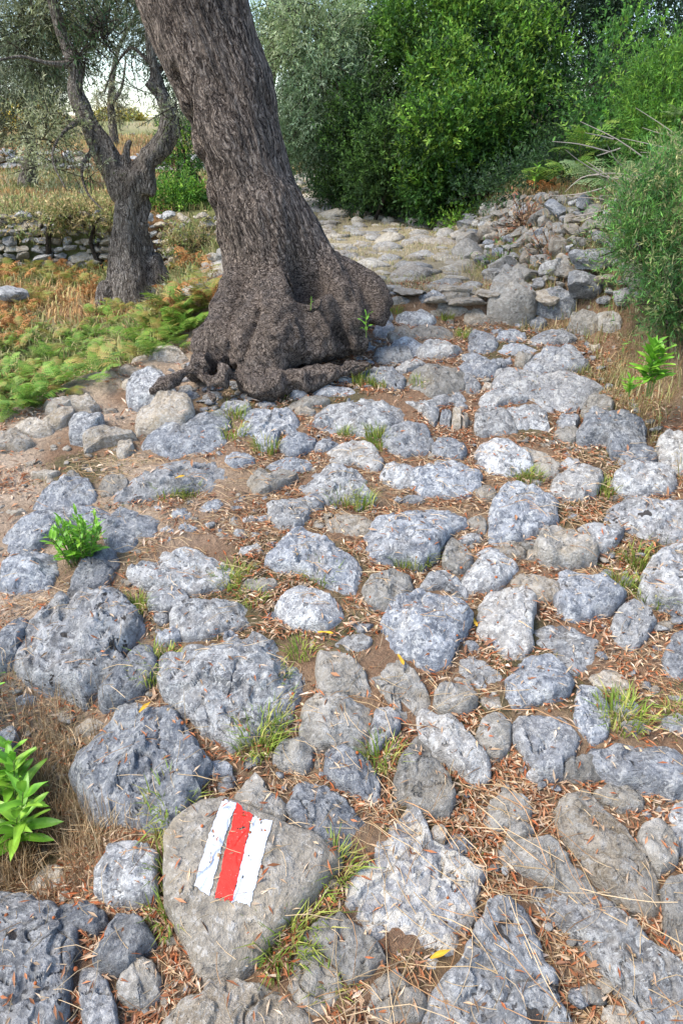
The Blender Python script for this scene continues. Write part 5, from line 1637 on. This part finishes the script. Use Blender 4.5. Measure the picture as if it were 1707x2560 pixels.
# small seed pods
import bmesh
bm = bmesh.new()
n_ = 900
x = R4.uniform(-.7, 1.0, n_); y = .6 + 1.6 * R4.random(n_)
k = R4.random(n_) < np.where(zat(x, y, ONST), .2, .9); x, y = x[k], y[k]
z = zat(x, y)
for a, b_, c_ in zip(x, y, z):
    bmesh.ops.create_icosphere(bm, subdivisions=1, radius=R4.uniform(.0025, .005), matrix=Matrix.Translation((a, b_, c_ + .003)))
me = bpy.data.meshes.new('seed_pods'); bm.to_mesh(me); bm.free()
nv = len(me.vertices)
me.polygons.foreach_set('use_smooth', np.ones(len(me.polygons), bool))
a = me.color_attributes.new('col', 'FLOAT_COLOR', 'POINT')
cc = np.ones((nv, 4), np.float32); cc[:, :3] = np.repeat(pick_col(R4, nv // 12, [(.4, .12, .04), (.3, .1, .04), (.45, .33, .2)], .2), 12, 0)
a.data.foreach_set('color', cc.ravel())
tag(link('seed_pods', me, DRY), 'little rust-red dry seed pods scattered over the near stones', 'seed pods', kind='stuff')
# pebbles and crumbs
bm = bmesh.new()
n_ = 2600
y = .6 + 3.4 * R4.random(n_); x = (-1.1 + 2.3 * R4.random(n_)) * (.45 + .42 * y)
k = ~zat(x, y, ONST) & (x > np.interp(y, XL[:, 0], XL[:, 1]) + .02); x, y = x[k], y[k]; z = zat(x, y)
for a, b_, c_ in zip(x, y, z):
    s = .004 + .018 * R4.random() ** 3
    bmesh.ops.create_icosphere(bm, subdivisions=1, radius=s, matrix=Matrix.Translation((a, b_, c_)) @ Matrix.Rotation(R4.uniform(0, 6), 4, 'Z') @ Matrix.Diagonal((1, .7, .6, 1)))
me = bpy.data.meshes.new('pebbles'); bm.to_mesh(me); bm.free()
tag(link('pebbles', me, SM['t']), 'small pale pebbles in the joints of the path', 'pebbles', kind='stuff')
# single yellow leaves
YL = leaf_blade('fallen_leaf', .045, .011, [(.62, .36, .04)], 0, .3, .1); YL.materials.append(DRY)
for dx, dy, rz, lb in [(325, 1638, -.5, 'yellow fallen leaf on the large pale block above the painted stone'), (765, 1455, 1.5, 'yellow leaf lying between two grey stones in mid path'), (405, 1102, -1.0, 'yellow leaf on the dark slab at left'),
                       (925, 1527, .3, 'orange-yellow leaf on the tan stone right of the path centre'), (1092, 1440, .2, 'small yellow leaf in the gap between the two rough pale stones'), (985, 2212 - 20, -1.2, 'ochre leaf in the litter right of the speckled stone')]:
    r = ray(dx * D, dy * D)
    ys = np.linspace(.5, 4.5, 4000); xs = r[0] / r[1] * ys
    j = int(np.argmax(r[2] / r[1] * ys < zat(xs, ys)))
    o = bpy.data.objects.new('fallen_leaf', YL); COL.objects.link(o)
    o.location = (xs[j], ys[j] - .015, float(zat(xs[j:j + 1], ys[j:j + 1])[0]) + .012)
    o.rotation_euler = (.15, .1, rz)
    tag(o, lb, 'leaf')
# dry twigs over the right bank
ps = []
R5 = np.random.default_rng(55)
for k in range(36):
    dx = R5.uniform(1330, 1560); dy = R5.uniform(300, 520)
    Y = 4.1 - .5 * (dy - 300) / 220 + R5.normal(0, .1)
    a = at_dist(dx, dy, Y)
    d = np.array([-1, R5.normal(0, .3), R5.normal(.1, .35)]); d /= np.linalg.norm(d)
    l = R5.uniform(.12, .4)
    ps.append(smooth_path([(*(a - d * l * .5), .0035), (*(a + R5.normal(0, .015, 3)), .0026), (*(a + d * l * .5 + R5.normal(0, .02, 3)), .0012)], 7))
V, F = tube_mesh(ps, 5)
m, nt, b = newmat('dead wood'); b.inputs['Base Color'].default_value = (.36, .31, .27, 1)
tw0 = np.array(at_dist(1450, 480, 3.9))
tw = tag(link('dead_branches', mesh('dead_branches', V - tw0, F), m), 'tangle of bare grey dead twigs lying over the right bank', 'branches')
tw.location = tw0
print('tris', sum(len(p.vertices) - 2 for me in bpy.data.meshes if me.users for p in []) )
